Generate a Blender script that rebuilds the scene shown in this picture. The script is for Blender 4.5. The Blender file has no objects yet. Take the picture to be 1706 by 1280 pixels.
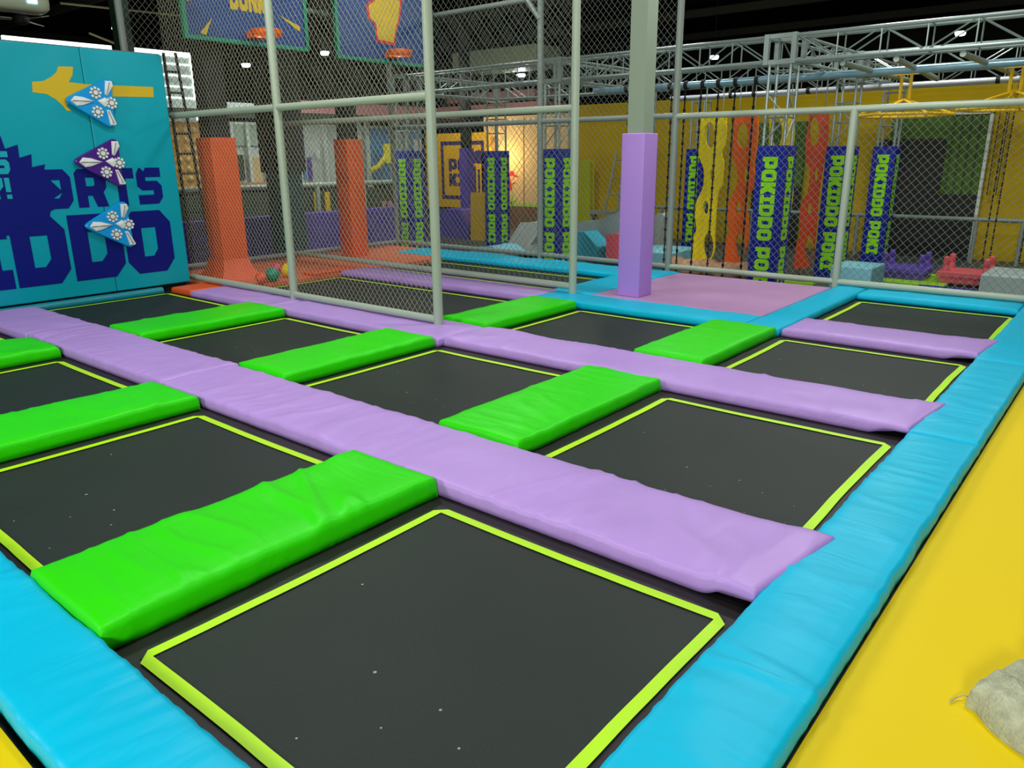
import bpy, bmesh, math, random
from mathutils import Vector, Matrix, noise
random.seed(7)
PI = math.pi
COL = bpy.context.scene.collection
FL = -0.45            # hall floor; the trampoline court is a raised deck whose beds lie at z = 0

# ---------------------------------------------------------------- camera
CX, CY, CZ, F = 2.671, -2.615, 1.8, 1270.9
RV = Vector((0.771342, 0.636359, -0.008834)); UV = Vector((-0.176505, 0.227241, 0.95771)); FV = Vector((-0.611455, 0.737163, -0.287601))
cam = bpy.data.cameras.new('camera'); cam.lens = 36 * F / 1706; cam.sensor_width = 36; cam.clip_end = 200; cam.clip_start = .02
co = bpy.data.objects.new('camera', cam); COL.objects.link(co)
m = Matrix.Identity(4)
for i in range(3):
    m[i][0] = RV[i]; m[i][1] = UV[i]; m[i][2] = -FV[i]
m[0][3], m[1][3], m[2][3] = CX, CY, CZ
co.matrix_world = m
bpy.context.scene.camera = co

def on(px, py, axis, val):
    "surveyed point: where the sight line of a photo pixel meets the real plane axis = val"
    d = FV + RV * ((px - 853) / F) - UV * ((py - 640) / F)
    C = Vector((CX, CY, CZ)); i = 'xyz'.index(axis)
    return C + d * ((val - C[i]) / d[i])

# ---------------------------------------------------------------- materials
def mat(name, col, rough=.5, metal=0, bump=None, emit=None, var=0, vscale=3, spec=.5, speck=False, weave=None, alpha=None):
    mt = bpy.data.materials.new(name); mt.use_nodes = True
    nt = mt.node_tree; n = nt.nodes; b = n['Principled BSDF']
    b.inputs['Base Color'].default_value = (*col, 1); b.inputs['Roughness'].default_value = rough
    b.inputs['Metallic'].default_value = metal; b.inputs['Specular IOR Level'].default_value = spec
    tc = n.new('ShaderNodeTexCoord')
    out = None
    if var:
        nz = n.new('ShaderNodeTexNoise'); nz.inputs['Scale'].default_value = vscale; nz.inputs['Detail'].default_value = 5
        nt.links.new(tc.outputs['Object'], nz.inputs['Vector'])
        mx = n.new('ShaderNodeMix'); mx.data_type = 'RGBA'
        mx.inputs['A'].default_value = (*[c * (1 - var) for c in col], 1)
        mx.inputs['B'].default_value = (*[min(1, c * (1 + var)) for c in col], 1)
        nt.links.new(nz.outputs['Fac'], mx.inputs['Factor'])
        out = mx.outputs['Result']
    if speck:
        vo = n.new('ShaderNodeTexVoronoi'); vo.inputs['Scale'].default_value = 7
        nt.links.new(tc.outputs['Object'], vo.inputs['Vector'])
        n3 = n.new('ShaderNodeTexNoise'); n3.inputs['Scale'].default_value = 1.1
        nt.links.new(tc.outputs['Object'], n3.inputs['Vector'])
        mr = n.new('ShaderNodeMapRange'); mr.inputs['From Min'].default_value = .42; mr.inputs['From Max'].default_value = .75
        mr.inputs['To Min'].default_value = 0; mr.inputs['To Max'].default_value = .09
        nt.links.new(n3.outputs['Fac'], mr.inputs['Value'])
        lt = n.new('ShaderNodeMath'); lt.operation = 'LESS_THAN'
        nt.links.new(vo.outputs['Distance'], lt.inputs[0]); nt.links.new(mr.outputs['Result'], lt.inputs[1])
        m2 = n.new('ShaderNodeMix'); m2.data_type = 'RGBA'
        if out: nt.links.new(out, m2.inputs['A'])
        else: m2.inputs['A'].default_value = (*col, 1)
        m2.inputs['B'].default_value = (.3, .33, .31, 1)
        nt.links.new(lt.outputs[0], m2.inputs['Factor']); out = m2.outputs['Result']
    if out: nt.links.new(out, b.inputs['Base Color'])
    if bump:
        sc, st, stretch = bump
        mp = n.new('ShaderNodeMapping'); mp.inputs['Scale'].default_value = stretch
        nz = n.new('ShaderNodeTexNoise'); nz.inputs['Scale'].default_value = sc; nz.inputs['Detail'].default_value = 3
        nz.inputs['Distortion'].default_value = .6
        nt.links.new(tc.outputs['Object'], mp.inputs['Vector']); nt.links.new(mp.outputs['Vector'], nz.inputs['Vector'])
        bp = n.new('ShaderNodeBump'); bp.inputs['Strength'].default_value = st; bp.inputs['Distance'].default_value = .02
        nt.links.new(nz.outputs['Fac'], bp.inputs['Height']); nt.links.new(bp.outputs['Normal'], b.inputs['Normal'])
    if emit:
        b.inputs['Emission Color'].default_value = (*emit[0], 1); b.inputs['Emission Strength'].default_value = emit[1]
    if alpha is not None:
        b.inputs['Alpha'].default_value = alpha
    return mt

def vinyl(name, col, spec, rough=.42):
    "vinyl cover with fine creases crossing the pad; one variant per pad direction"
    return {a: mat(name + '_' + a, col, rough, bump=(5, .55, (1, .28, 1) if a == 'x' else (.28, 1, 1)), var=.07, spec=spec) for a in 'xy'}
GREEN = vinyl('vinyl_green', (.025, .66, .0), .2)
PURPLE = vinyl('vinyl_lilac', (.44, .275, .67), .3)
BLUE = vinyl('vinyl_cyan', (.0, .47, .70), .18, .42)
YELLOW = mat('vinyl_yellow', (.76, .57, .0), .5, spec=.15, bump=(1.2, .2, (1, 1, 1)), var=.06, vscale=.8)
ORANGE = mat('vinyl_orange', (.72, .085, .006), .45, bump=(4, .3, (1, 1, 1)), var=.05)
ORANGEMAT = mat('orange_carpet', (.62, .13, .045), .8, var=.1)
BED = mat('jumping_mat_weave', (.012, .020, .0155), .62, spec=.35, var=.25, vscale=1.6, speck=True, bump=(60, .15, (1, 1, 1)))
TAPE = mat('lime_tape', (.44, .80, .0), .5, var=.12, vscale=2)
COVER = mat('black_spring_cover', (.008, .006, .006), .55, var=.4, vscale=4)
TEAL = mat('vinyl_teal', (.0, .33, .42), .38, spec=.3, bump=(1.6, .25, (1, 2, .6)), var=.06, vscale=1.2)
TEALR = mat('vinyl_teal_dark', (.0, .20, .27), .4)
NAVY = mat('print_navy', (.002, .006, .17), .4, spec=.25)
PRINTTEAL = mat('print_teal', (.0, .36, .45), .4)
PRINTYEL = mat('print_yellow', (.60, .42, .01), .45)
WHITEP = mat('relief_white', (.72, .76, .76), .4)
DARKP = mat('relief_grey', (.12, .14, .14), .5)
HOLDB = mat('board_blue', (.0, .30, .72), .35)
HOLDP = mat('board_purple', (.06, .008, .22), .35)
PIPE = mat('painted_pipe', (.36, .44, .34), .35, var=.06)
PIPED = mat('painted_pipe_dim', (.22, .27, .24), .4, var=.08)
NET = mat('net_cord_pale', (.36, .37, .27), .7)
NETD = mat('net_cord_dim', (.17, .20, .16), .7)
ALU = mat('truss_aluminium', (.27, .34, .32), .35, metal=.4)
BLUEPAD = mat('column_pad_blue', (.004, .015, .27), .5, spec=.25, var=.1)
LIMETXT = mat('print_lime', (.28, .8, .0), .5, spec=.2)
LILAC = mat('pillar_pad_lilac', (.44, .24, .72), .4, var=.03)
STEELG = mat('steel_grey_green', (.26, .33, .25), .5)
PLATF = mat('platform_mauve', (.44, .24, .46), .55, var=.15, vscale=1.5)
WALLY = mat('wall_yellow_paint', (.47, .32, .0), .6, var=.3, vscale=.9, spec=.2)
CREAM = mat('wall_cream', (.72, .50, .22), .7, var=.05)
BLACK = mat('matt_black', (.006, .006, .006), .7)
CEIL = mat('ceiling_black', (.003, .003, .003), .95, var=.5, spec=.1)
FLOORM = mat('hall_floor', (.06, .075, .07), .5, var=.2)
ROPE = mat('rope_black', (.004, .004, .005), .8)
PY = mat('plastic_yellow', (.95, .74, .0), .3)
PO = mat('plastic_orange', (.85, .12, .0), .3)
PR = mat('plastic_red', (.55, .05, .005), .3)
TUBEY = mat('tube_yellow', (.78, .50, .01), .35)
LBLUE = mat('foam_light_blue', (.22, .58, .68), .6, var=.08)
CYANF = mat('foam_cyan', (.03, .42, .55), .6, var=.06)
GREYF = mat('foam_grey', (.36, .46, .45), .6, var=.08)
GREYL = mat('foam_grey_light', (.60, .66, .60), .6, var=.08)
PURF = mat('foam_purple', (.10, .05, .40), .6, var=.08)
PINKF = mat('foam_pink', (.72, .09, .12), .6)
LIMEF = mat('foam_lime', (.30, .62, .01), .6)
TURF = mat('artificial_turf', (.06, .13, .015), .9, var=.5, vscale=14)
BROWNF = mat('foam_brown', (.50, .28, .15), .7, var=.3, vscale=6)
REDF = mat('print_red', (.62, .02, .03), .5)
DKGRN = mat('dark_green_net', (.03, .045, .03), .8, var=.3)
PALE = mat('panel_pale', (.6, .66, .6), .5, var=.1)
PINKB = mat('canopy_pink', (.55, .24, .24), .6, var=.1)
LAMP = mat('lamp_glow', (1, 1, 1), .3, emit=((.88, 1, .95), 22))
WINDOWM = mat('window_daylight', (.8, .85, .8), .3, emit=((.85, .95, .92), 2.2))
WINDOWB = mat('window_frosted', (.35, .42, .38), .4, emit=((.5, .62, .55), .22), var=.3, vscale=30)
CLOTH = mat('burlap_cloth', (.40, .42, .28), .95, var=.5, vscale=22, bump=(70, .6, (1, 1, 1)))
SKYB = mat('panel_sky_blue', (.08, .30, .62), .5)
SLIDE = mat('slide_yellow', (.85, .75, .02), .3)
ORBALL = mat('bubble_panel_orange', (.55, .28, .02), .5, var=.4, vscale=6)
ACW = mat('aircon_white', (.42, .50, .36), .4)
DUCT = mat('duct_sheet', (.42, .52, .34), .5)
BOARDB = mat('board_dark_blue', (.01, .05, .20), .4)
BGREEN = mat('board_edge_green', (.0, .22, .12), .5)
OLIVE = mat('rafter_olive', (.022, .022, .010), .8)
TEALD = mat('pillar_teal_dark', (.01, .10, .13), .5)

# ---------------------------------------------------------------- mesh helpers
def finish(name, verts, faces, material, parent=None, smooth=False, loc=None):
    me = bpy.data.meshes.new(name); me.from_pydata([tuple(v) for v in verts], [], faces); me.update()
    if material: me.materials.append(material)
    if smooth: me.polygons.foreach_set('use_smooth', [True] * len(me.polygons))
    o = bpy.data.objects.new(name, me); COL.objects.link(o)
    if parent: o.parent = parent
    if loc: o.location = loc
    return o

class MB:
    "collects simple shapes into one mesh"
    def __init__(s): s.v = []; s.f = []
    def add(s, vs, fs):
        k = len(s.v); s.v += [Vector(v) for v in vs]; s.f += [tuple(i + k for i in f) for f in fs]; return s
    def box(s, x0, x1, y0, y1, z0, z1, bev=0):
        if not bev:
            return s.add([(x0,y0,z0),(x1,y0,z0),(x1,y1,z0),(x0,y1,z0),(x0,y0,z1),(x1,y0,z1),(x1,y1,z1),(x0,y1,z1)],
                  [(0,3,2,1),(4,5,6,7),(0,1,5,4),(1,2,6,5),(2,3,7,6),(3,0,4,7)])
        bm = bmesh.new(); bmesh.ops.create_cube(bm, size=1)
        for v in bm.verts: v.co = Vector(((x0+x1)/2 + v.co.x*(x1-x0), (y0+y1)/2 + v.co.y*(y1-y0), (z0+z1)/2 + v.co.z*(z1-z0)))
        bmesh.ops.bevel(bm, geom=bm.edges[:], offset=bev, segments=3, affect='EDGES', profile=.6)
        bm.verts.index_update()
        s.add([v.co.copy() for v in bm.verts], [tuple(v.index for v in f.verts) for f in bm.faces]); bm.free(); return s
    def tube(s, pts, r, n=8, cap=True, r1=None):
        pts = [Vector(p) for p in pts]; k0 = len(s.v); L = len(pts)
        for i, p in enumerate(pts):
            t = (pts[min(i+1, L-1)] - pts[max(i-1, 0)]).normalized()
            a = Vector((0,0,1)) if abs(t.z) < .9 else Vector((1,0,0))
            u = t.cross(a).normalized(); w = t.cross(u)
            rr = r if r1 is None else r + (r1 - r) * i / (L - 1)
            for j in range(n):
                an = 2*PI*j/n; s.v.append(p + u*math.cos(an)*rr + w*math.sin(an)*rr)
        for i in range(L-1):
            for j in range(n):
                a = k0+i*n+j; b = k0+i*n+(j+1)%n; s.f.append((a, b, b+n, a+n))
        if cap:
            s.f.append(tuple(k0+j for j in range(n))[::-1]); s.f.append(tuple(k0+(L-1)*n+j for j in range(n)))
        return s
    def lathe(s, c, prof, n=20):
        c = Vector(c); k0 = len(s.v)
        for (r, z) in prof:
            for j in range(n):
                an = 2*PI*j/n; s.v.append(c + Vector((r*math.cos(an), r*math.sin(an), z)))
        for i in range(len(prof)-1):
            for j in range(n):
                a = k0+i*n+j; b = k0+i*n+(j+1)%n; s.f.append((a, b, b+n, a+n))
        s.f.append(tuple(k0+j for j in range(n))[::-1]); s.f.append(tuple(k0+(len(prof)-1)*n+j for j in range(n)))
        return s
    def ball(s, c, r, n=14, sq=(1,1,1)):
        prof = []
        c = Vector(c); k0 = len(s.v); m_ = n//2
        for i in range(m_+1):
            th = PI*i/m_
            for j in range(n):
                an = 2*PI*j/n
                s.v.append(c + Vector((r*sq[0]*math.sin(th)*math.cos(an), r*sq[1]*math.sin(th)*math.sin(an), -r*sq[2]*math.cos(th))))
        for i in range(m_):
            for j in range(n):
                a = k0+i*n+j; b = k0+i*n+(j+1)%n; s.f.append((a, b, b+n, a+n))
        return s
    def build(s, name, material, parent=None, smooth=False, loc=None):
        off = Vector(loc) if loc else Vector((0,0,0))
        o = finish(name, [v - off for v in s.v], s.f, material, parent, smooth, loc)
        if smooth:
            try: o.data.set_sharp_from_angle(angle=.7)
            except Exception: pass
        return o

def tag(o, label=None, cat=None, group=None, kind=None):
    if label: o['label'] = label
    if cat: o['category'] = cat
    if group: o['group'] = group
    if kind: o['kind'] = kind
    return o
def thing(name, label, cat, loc=(0,0,0), group=None):
    o = bpy.data.objects.new(name, None); COL.objects.link(o); o.location = loc; o.empty_display_size = .1
    return tag(o, label, cat, group)
def struct(o): o['kind'] = 'structure'; return o
def child(mb, name, material, t, smooth=False):
    "part built in world coordinates, parented under thing t"
    off = Vector(t.location); p = t.parent
    while p: off += p.location; p = p.parent
    return finish2(mb, name, material, t, off, smooth)
def finish2(mb, name, material, t, off, smooth):
    o = finish(name, [v - off for v in mb.v], mb.f, material, t, smooth)
    if smooth:
        try: o.data.set_sharp_from_angle(angle=.7)
        except Exception: pass
    return o

def shape(loops, ext, mp):
    "flat shape with holes (2D loops) extruded by ext, mapped by mp(u, v, w) -> Vector; returns (verts, faces)"
    cu = bpy.data.curves.new('outline', 'CURVE'); cu.dimensions = '2D'; cu.fill_mode = 'BOTH'; cu.extrude = ext / 2
    for lp in loops:
        sp = cu.splines.new('POLY'); sp.points.add(len(lp) - 1); sp.use_cyclic_u = True
        for i, (x, y) in enumerate(lp): sp.points[i].co = (x, y, 0, 1)
    ob = bpy.data.objects.new('outline', cu)
    me = bpy.data.meshes.new_from_object(ob)
    vs = [mp(v.co.x, v.co.y, v.co.z + ext / 2) for v in me.vertices]
    fs = [tuple(p.vertices) for p in me.polygons]
    bpy.data.objects.remove(ob); bpy.data.curves.remove(cu); bpy.data.meshes.remove(me)
    return vs, fs

G = {
 'O': ([[(.2,0),(.8,0),(1,.2),(1,.8),(.8,1),(.2,1),(0,.8),(0,.2)], [(.36,.27),(.56,.27),(.66,.38),(.66,.73),(.36,.73)]], 1),
 'D': ([[(0,0),(.78,0),(1,.2),(1,.8),(.78,1),(0,1)], [(.34,.27),(.54,.27),(.66,.38),(.66,.73),(.34,.73)]], 1),
 'P': ([[(0,0),(.38,0),(.38,.16),(.82,.16),(1,.32),(1,.84),(.84,1),(0,1)], [(.38,.44),(.6,.44),(.64,.5),(.64,.74),(.38,.74)]], 1),
 'K': ([[(0,0),(.36,0),(.36,.3),(.6,0),(1,0),(1,.14),(.74,.5),(1,.86),(1,1),(.6,1),(.36,.7),(.36,1),(0,1)]], 1),
 'I': ([[(0,0),(1,0),(1,.28),(.72,.28),(.72,.72),(1,.72),(1,1),(0,1),(0,.72),(.28,.72),(.28,.28),(0,.28)]], .75),
 'R': ([[(0,0),(.34,0),(.34,.3),(.5,.3),(.62,0),(1,0),(.88,.38),(1,.5),(1,.84),(.84,1),(.12,1),(0,.9)], [(.34,.55),(.58,.55),(.62,.6),(.62,.77),(.34,.77)]], 1),
 'T': ([[(.33,0),(.67,0),(.67,.72),(1,.72),(1,1),(0,1),(0,.72),(.33,.72)]], .9),
 'S': ([[(0,0),(.8,0),(1,.18),(1,.5),(.82,.64),(.36,.64),(.36,.74),(1,.74),(1,1),(.4,1),(.32,.9),(.2,1),(.14,1),(0,.84),(0,.5),(.18,.38),(.64,.38),(.64,.26),(0,.26)]], 1),
 'L': ([[(0,0),(1,0),(1,.28),(.36,.28),(.36,1),(0,1)]], .85),
 'E': ([[(0,0),(1,0),(1,.25),(.36,.25),(.36,.38),(.9,.38),(.9,.62),(.36,.62),(.36,.75),(1,.75),(1,1),(0,1)]], .9),
 'A': ([[(0,0),(.34,0),(.34,.25),(.66,.25),(.66,0),(1,0),(1,.8),(.8,1),(.2,1),(0,.8)], [(.34,.48),(.66,.48),(.66,.75),(.34,.75)]], 1),
 'Y': ([[(.33,0),(.67,0),(.67,.35),(1,.6),(1,1),(.68,1),(.68,.66),(.32,.66),(.32,1),(0,1),(0,.6),(.33,.35)]], 1),
 '!': ([[(0,.32),(1,.32),(1,1),(0,1)], [(0,0),(1,0),(1,.2),(0,.2)]], .35),
 "'": ([[(0,.7),(1,.7),(1,1),(0,1)]], .3),
 'U': ([[(.2,0),(.8,0),(1,.2),(1,1),(.66,1),(.66,.28),(.34,.28),(.34,1),(0,1),(0,.2)]], 1),
 'N': ([[(0,0),(.32,0),(.32,.5),(.66,0),(1,0),(1,1),(.68,1),(.68,.5),(.34,1),(0,1)]], 1),
}
def text_loops(txt, x, y, h, w, gap, limit=None):
    "loops of a line of block letters starting at x, baseline y"
    out = []
    for ch in txt:
        if ch == ' ': x += gap * 3.2; continue
        loops, k = G[ch]
        if limit is not None and x + w * k > limit: break
        for lp in loops: out.append([(x + u * w * k, y + v * h) for u, v in lp])
        x += w * k + gap
    return out
def rect(x0, x1, y0, y1): return [(x0,y0),(x1,y0),(x1,y1),(x0,y1)]
def ell(cx, cy, rx, ry, n=20, a0=0): return [(cx + rx*math.cos(2*PI*i/n + a0), cy + ry*math.sin(2*PI*i/n + a0)) for i in range(n)]

# ---------------------------------------------------------------- soft pads
def soft_pad(name, label, x0, x1, y0, y1, h, material, seed=0, z0=0.0, amp=.011, step=.035, group=None, r=.045, cat='pad', slump=.0, lift=0, skew=0, along=None):
    lx, ly = x1 - x0, y1 - y0
    if along is None: along = 'x' if lx > ly else 'y'
    prof = [(0, .0), (-.004, h*.35), (0, h*.72), (r*.16, h*.93), (r*.6, h)]
    K = len(prof) - 1
    def axis(a, b):
        n = max(4, int((b - a - 2*r) / step)); ins = [(a + p[0], p[1]) for p in prof]
        mid = [(a + r + (b - a - 2*r) * i / n, h) for i in range(1, n)]
        return ins + mid + [(b - p[0], p[1]) for p in reversed(prof)]
    X, Y = axis(x0, x1), axis(y0, y1)
    nx, ny = len(X), len(Y); vs = []
    cx, cy = (x0 + x1)/2, (y0 + y1)/2
    for i, (x, zx) in enumerate(X):
        for j, (y, zy) in enumerate(Y):
            z = min(zx, zy)
            u, v = (x, y) if along == 'x' else (y, x)       # u runs along the pad
            # folds cross the pad, warped and patchy
            wv = noise.noise(Vector((u*1.3, v*1.1, seed*3.7)))
            def ridge(fu, fv, o_, p_): return max(0, 1 - abs(noise.noise(Vector((u*fu + wv*1.6 + v*fu*.35*wob, v*fv, seed*1.9 + o_)))) * 3.2) ** p_
            wob = noise.noise(Vector((u*.9, 2.2, seed*2.3))) * 1.6
            patch = max(0, min(1, .35 + 1.9*noise.noise(Vector((u*1.2, v*.8, seed*5.1 + 9)))))
            patch2 = max(0, min(1, .3 + 2*noise.noise(Vector((u*1.5, v*1.5, seed*4.1 + 31)))))
            f = ridge(3.2, 1.0, 0, 2) * .9 * patch + ridge(7.5, 1.7, 5, 2) * .5 * patch2
            big = noise.noise(Vector((u*2.0, v*2.6, seed + 20)))
            k = z / h
            dz = (amp * .95 * f + amp * .6 * big) * (k**2)
            e = (noise.noise(Vector((u*4, v*.5, seed + 40))) * .008 + noise.noise(Vector((u*17, z*9, seed + 44))) * .006) * (1 if .02 < k < .98 else .4)
            dx = dy = 0
            if along == 'x':
                if j <= 4: dy = e
                elif j >= ny - 5: dy = -e
            else:
                if i <= 4: dx = e
                elif i >= nx - 5: dx = -e
            # centre puffs a little
            du = min(1, min(x - x0, x1 - x) / .14) if lx > .3 else 1; dv = min(1, min(y - y0, y1 - y) / .14) if ly > .3 else 1
            puff = .006 * max(0, du) * max(0, dv) * k
            if lift:
                q = max(0, min(1, (x - (x1 - .36)) / .26)); q = q*q*(3 - 2*q)
                dz += (lift + .008 - z * .42) * q; dx += skew * (y - y1) * q
            vs.append((x + dx - cx, y + dy - cy, z + dz + puff))
    fs = []
    for i in range(nx-1):
        for j in range(ny-1):
            fs.append((i*ny+j, (i+1)*ny+j, (i+1)*ny+j+1, i*ny+j+1))
    bot = [i*ny for i in range(nx)] + [(nx-1)*ny + j for j in range(1, ny)] + [i*ny + ny-1 for i in range(nx-2, -1, -1)] + [j for j in range(ny-2, 0, -1)]
    fs.append(tuple(reversed(bot)))
    if isinstance(material, dict): material = material[along]
    o = finish(name, vs, fs, material, smooth=True, loc=(cx, cy, z0))
    return tag(o, label, cat, group)

# ---------------------------------------------------------------- setting: hall
struct(MB().box(-34, 10, -9, 36, FL-.2, FL).build('floor', FLOORM))
struct(MB().box(-34, 10, -9, 36, 6.8, 7.0).build('ceiling', CEIL))
DW = mat('hall_wall_dark', (.012, .012, .008), .9)
struct(MB().box(-34.2, -34, -9, 36, FL, 6.8).build('wall_left', DW))
struct(MB().box(-34, 10, 36, 36.2, FL, 6.8).build('wall_back', DW))
struct(MB().box(10, 10.2, -9, 36, FL, 6.8).build('wall_right', mat('hall_wall_grey', (.3, .3, .28), .8)))
struct(MB().box(-34, 10, -9.2, -9, FL, 6.8).build('wall_front', mat('hall_wall_grey2', (.3, .3, .28), .8)))
# deck below the beds
dk = MB(); dk.box(-9.35, 2.1, -2.12, 8.12, FL, -.03)
struct(dk.build('floor_court_deck', COVER))

# ---------------------------------------------------------------- trampolines
def tramp(label, x0, x1, y0, y1, cover=(.14, .14, .14, .14), tw=.05):
    "x0..x1, y0..y1 are the outer edge of the lime tape"
    t = thing('trampoline', label, 'trampoline', ((x0+x1)/2, (y0+y1)/2, 0), 'trampolines of the court')
    c = MB(); a, b, c_, d = cover
    q = .03
    c.box(x0-a, x0+q, y0-c_, y1+d, -.03, -.006); c.box(x1-q, x1+b, y0-c_, y1+d, -.03, -.006)
    c.box(x0+q, x1-q, y0-c_, y0+q, -.03, -.006); c.box(x0+q, x1-q, y1-q, y1+d, -.03, -.006)
    child(c, 'spring_cover', COVER, t)
    nx = 24; vs = []; fs = []
    X0, X1, Y0, Y1 = x0+tw*.3, x1-tw*.3, y0+tw*.3, y1-tw*.3
    for i in range(nx+1):
        for j in range(nx+1):
            u, v = i/nx, j/nx
            s = math.sin(PI*u)*math.sin(PI*v)
            vs.append((X0+(X1-X0)*u, Y0+(Y1-Y0)*v, -.002 - .014*max(s, 0)**.7))
    vs = [Vector(p) for p in vs]
    for i in range(nx):
        for j in range(nx): fs.append((i*(nx+1)+j, (i+1)*(nx+1)+j, (i+1)*(nx+1)+j+1, i*(nx+1)+j+1))
    mb = MB(); mb.v = vs; mb.f = fs; child(mb, 'jumping_mat', BED, t, True)
    tp = MB(); ch = .055; z = .003
    outer = [(x0+ch,y0),(x1-ch,y0),(x1,y0+ch),(x1,y1-ch),(x1-ch,y1),(x0+ch,y1),(x0,y1-ch),(x0,y0+ch)]
    inner = [(x0+tw,y0+tw),(x1-tw,y0+tw),(x1-tw,y0+tw),(x1-tw,y1-tw),(x1-tw,y1-tw),(x0+tw,y1-tw),(x0+tw,y1-tw),(x0+tw,y0+tw)]
    # subdivide each long side so the tape edge can waver like sewn webbing
    def wob(p, q, side):
        out = []
        n = 14
        for i in range(n+1):
            s = i/n; x = p[0]+(q[0]-p[0])*s; y = p[1]+(q[1]-p[1])*s
            w = .006*noise.noise(Vector((x*3.1, y*3.1, side))) * math.sin(PI*s)
            sag = .010*math.sin(PI*s)
            cx, cy = (x0+x1)/2, (y0+y1)/2
            horizontal = abs(q[0]-p[0]) > abs(q[1]-p[1])
            if horizontal: y += w + (sag if y < cy else -sag)
            else: x += w + (sag if x < cx else -sag)
            out.append((x, y))
        return out
    po, pi_ = [], []
    for k in range(0, 8, 2):
        A = wob(outer[k], outer[k+1], 1); Bn = wob(inner[k], inner[k+1], 1)
        po += A; pi_ += Bn
    n = len(po)
    vv = [(x, y, z) for x, y in po] + [(x, y, z) for x, y in pi_]
    ff = [(i, (i+1) % n, n+(i+1) % n, n+i) for i in range(n)]
    tp.add(vv, ff); child(tp, 'border_tape', TAPE, t)
    return t
XS = [(0, 1.637), (-2.465, -.825), (-4.951, -3.30), (-7.72, -5.78)]
R0, R1, R2, R3 = (-1.64, 0), (.81, 2.451), (3.24, 4.863), (5.85, 7.46)
cv = .17
row0 = ['nearest black trampoline bed ringed in lime tape, filling the lower middle of the photo',
        'black trampoline bed between the two widest green pads of the front row',
        'trampoline bed of the front row between the second green pad and the crumpled green tip',
        'sliver of trampoline bed past the crumpled green pad tip at the left edge']
row1 = ['large trampoline bed behind the lilac strip, ending at the long cyan border pad',
        'trampoline bed of the second row between two green pads, in the middle of the court',
        'trampoline bed of the second row left of centre, third from the cyan border pad',
        'trampoline bed at the foot of the teal lettered wall in the second row']
for (a, b), l in zip(XS, row0): tramp(l, a, b, *R0, cover=(cv, .06, .06, .14))
for (a, b), l in zip(XS, row1): tramp(l, a, b, *R1, cover=(cv, .06, .08, .18))
tramp('third row trampoline bed touching the right cyan border, below the short lilac strip', *XS[0], *R2, cover=(cv, .06, .06, .2))
tramp('trampoline bed of the third row in front of the lilac pillar platform', *XS[1], *R2, cover=(cv, .06, .06, .1))
tramp('long trampoline bed seen through the near net', -6.95, -3.33, 3.3, 4.80, cover=(.1, .13, .06, .16))
tramp('farthest right trampoline bed, against the rear fence', 0, 1.66, 5.85, 7.44, cover=(.1, .06, .1, .12))
tramp('long trampoline bed behind the second net, against the rear fence', -7.9, -3.55, 5.85, 6.98, cover=(.15, .13, .2, .2))

# ---------------------------------------------------------------- pads
H = .082
P_ = lambda *a, **k: soft_pad('lilac_pad', *a, material=PURPLE, group='lilac walkway pads', **k)
def lil(label, x0, x1, y0, y1, seed, h=H, **k): return soft_pad('lilac_pad', label, x0, x1, y0, y1, h, PURPLE, seed=seed, group='lilac walkway pads', **k)
def grn(label, x0, x1, y0, y1, seed, h=.105, **k): return soft_pad('green_pad', label, x0, x1, y0, y1, h, GREEN, seed=seed, group='green divider pads', **k)
def blu(label, x0, x1, y0, y1, seed, h=.078, **k): return soft_pad('cyan_pad', label, x0, x1, y0, y1, h, BLUE, seed=seed, group='cyan border pads', **k)
lil('longest and nearest lilac pad, its end overlapping the right cyan border pad', -3.25, 1.79, .10, .78, 2, step=.028, amp=.018, lift=.036, skew=.15)
lil('lilac pad overlapping its neighbour at the end of the second green pad', -6.02, -3.20, .09, .775, 3, h=.092, step=.03, amp=.018)
lil('lilac pad running up to the foot of the teal lettered wall', -7.73, -6.03, .08, .77, 4, step=.05)
lil('lilac pad of the second strip with its end at the cyan border pad', -2.52, 1.77, 2.60, 3.27, 5, step=.035, amp=.015, lift=.036, skew=.13)
lil('lilac pad of the second strip carrying the nearest net post', -5.34, -2.53, 2.52, 3.23, 6, step=.05)
lil('lilac pad of the second strip running to the orange corner piece', -7.2, -5.36, 2.5, 3.2, 7, step=.06)
soft_pad('orange_corner_pad', 'small orange corner pad at the right foot of the teal wall', -7.72, -7.21, 2.5, 3.05, .08, ORANGE, seed=8, group='orange pads')
lil('short lilac strip between the two farthest right trampoline beds', -.06, 1.75, 5.0, 5.68, 9, step=.045, lift=.034, skew=.1)
lil('lilac strip under the second net', -7.06, -3.28, 4.93, 5.52, 10, step=.06)
grn('widest green pad, nearest the camera, between the two front trampoline beds', -.80, -.11, -1.70, .08, 11, h=.112, step=.022, amp=.024)
grn('second green pad of the front row, left side, ending at the lilac joint', -3.27, -2.58, -1.70, .06, 12, step=.03, amp=.020)
grn('crumpled green pad tip at the left edge of the photo', -5.76, -5.08, -1.70, .05, 13, step=.03, amp=.03)
grn('large green pad in the middle of the court', -.80, -.11, .79, 2.57, 14, step=.03, amp=.016)
grn('green pad of the second row whose far tip sits below the nearest net post', -3.24, -2.56, .79, 2.50, 15, step=.04)
grn('farthest left green pad of the second row, tip below the net', -5.73, -5.02, .79, 2.48, 16, step=.045)
grn('broad green pad behind the second lilac strip, beside the mauve platform', -.78, -.10, 3.28, 4.93, 17, step=.045)
grn('small green pad beyond the nearest net post', -3.2, -2.55, 3.26, 4.90, 18, step=.05)
blu('front cyan border pad running off the bottom of the photo', -1.75, 2.1, -2.065, -1.70, 21, step=.024, amp=.016)
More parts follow.
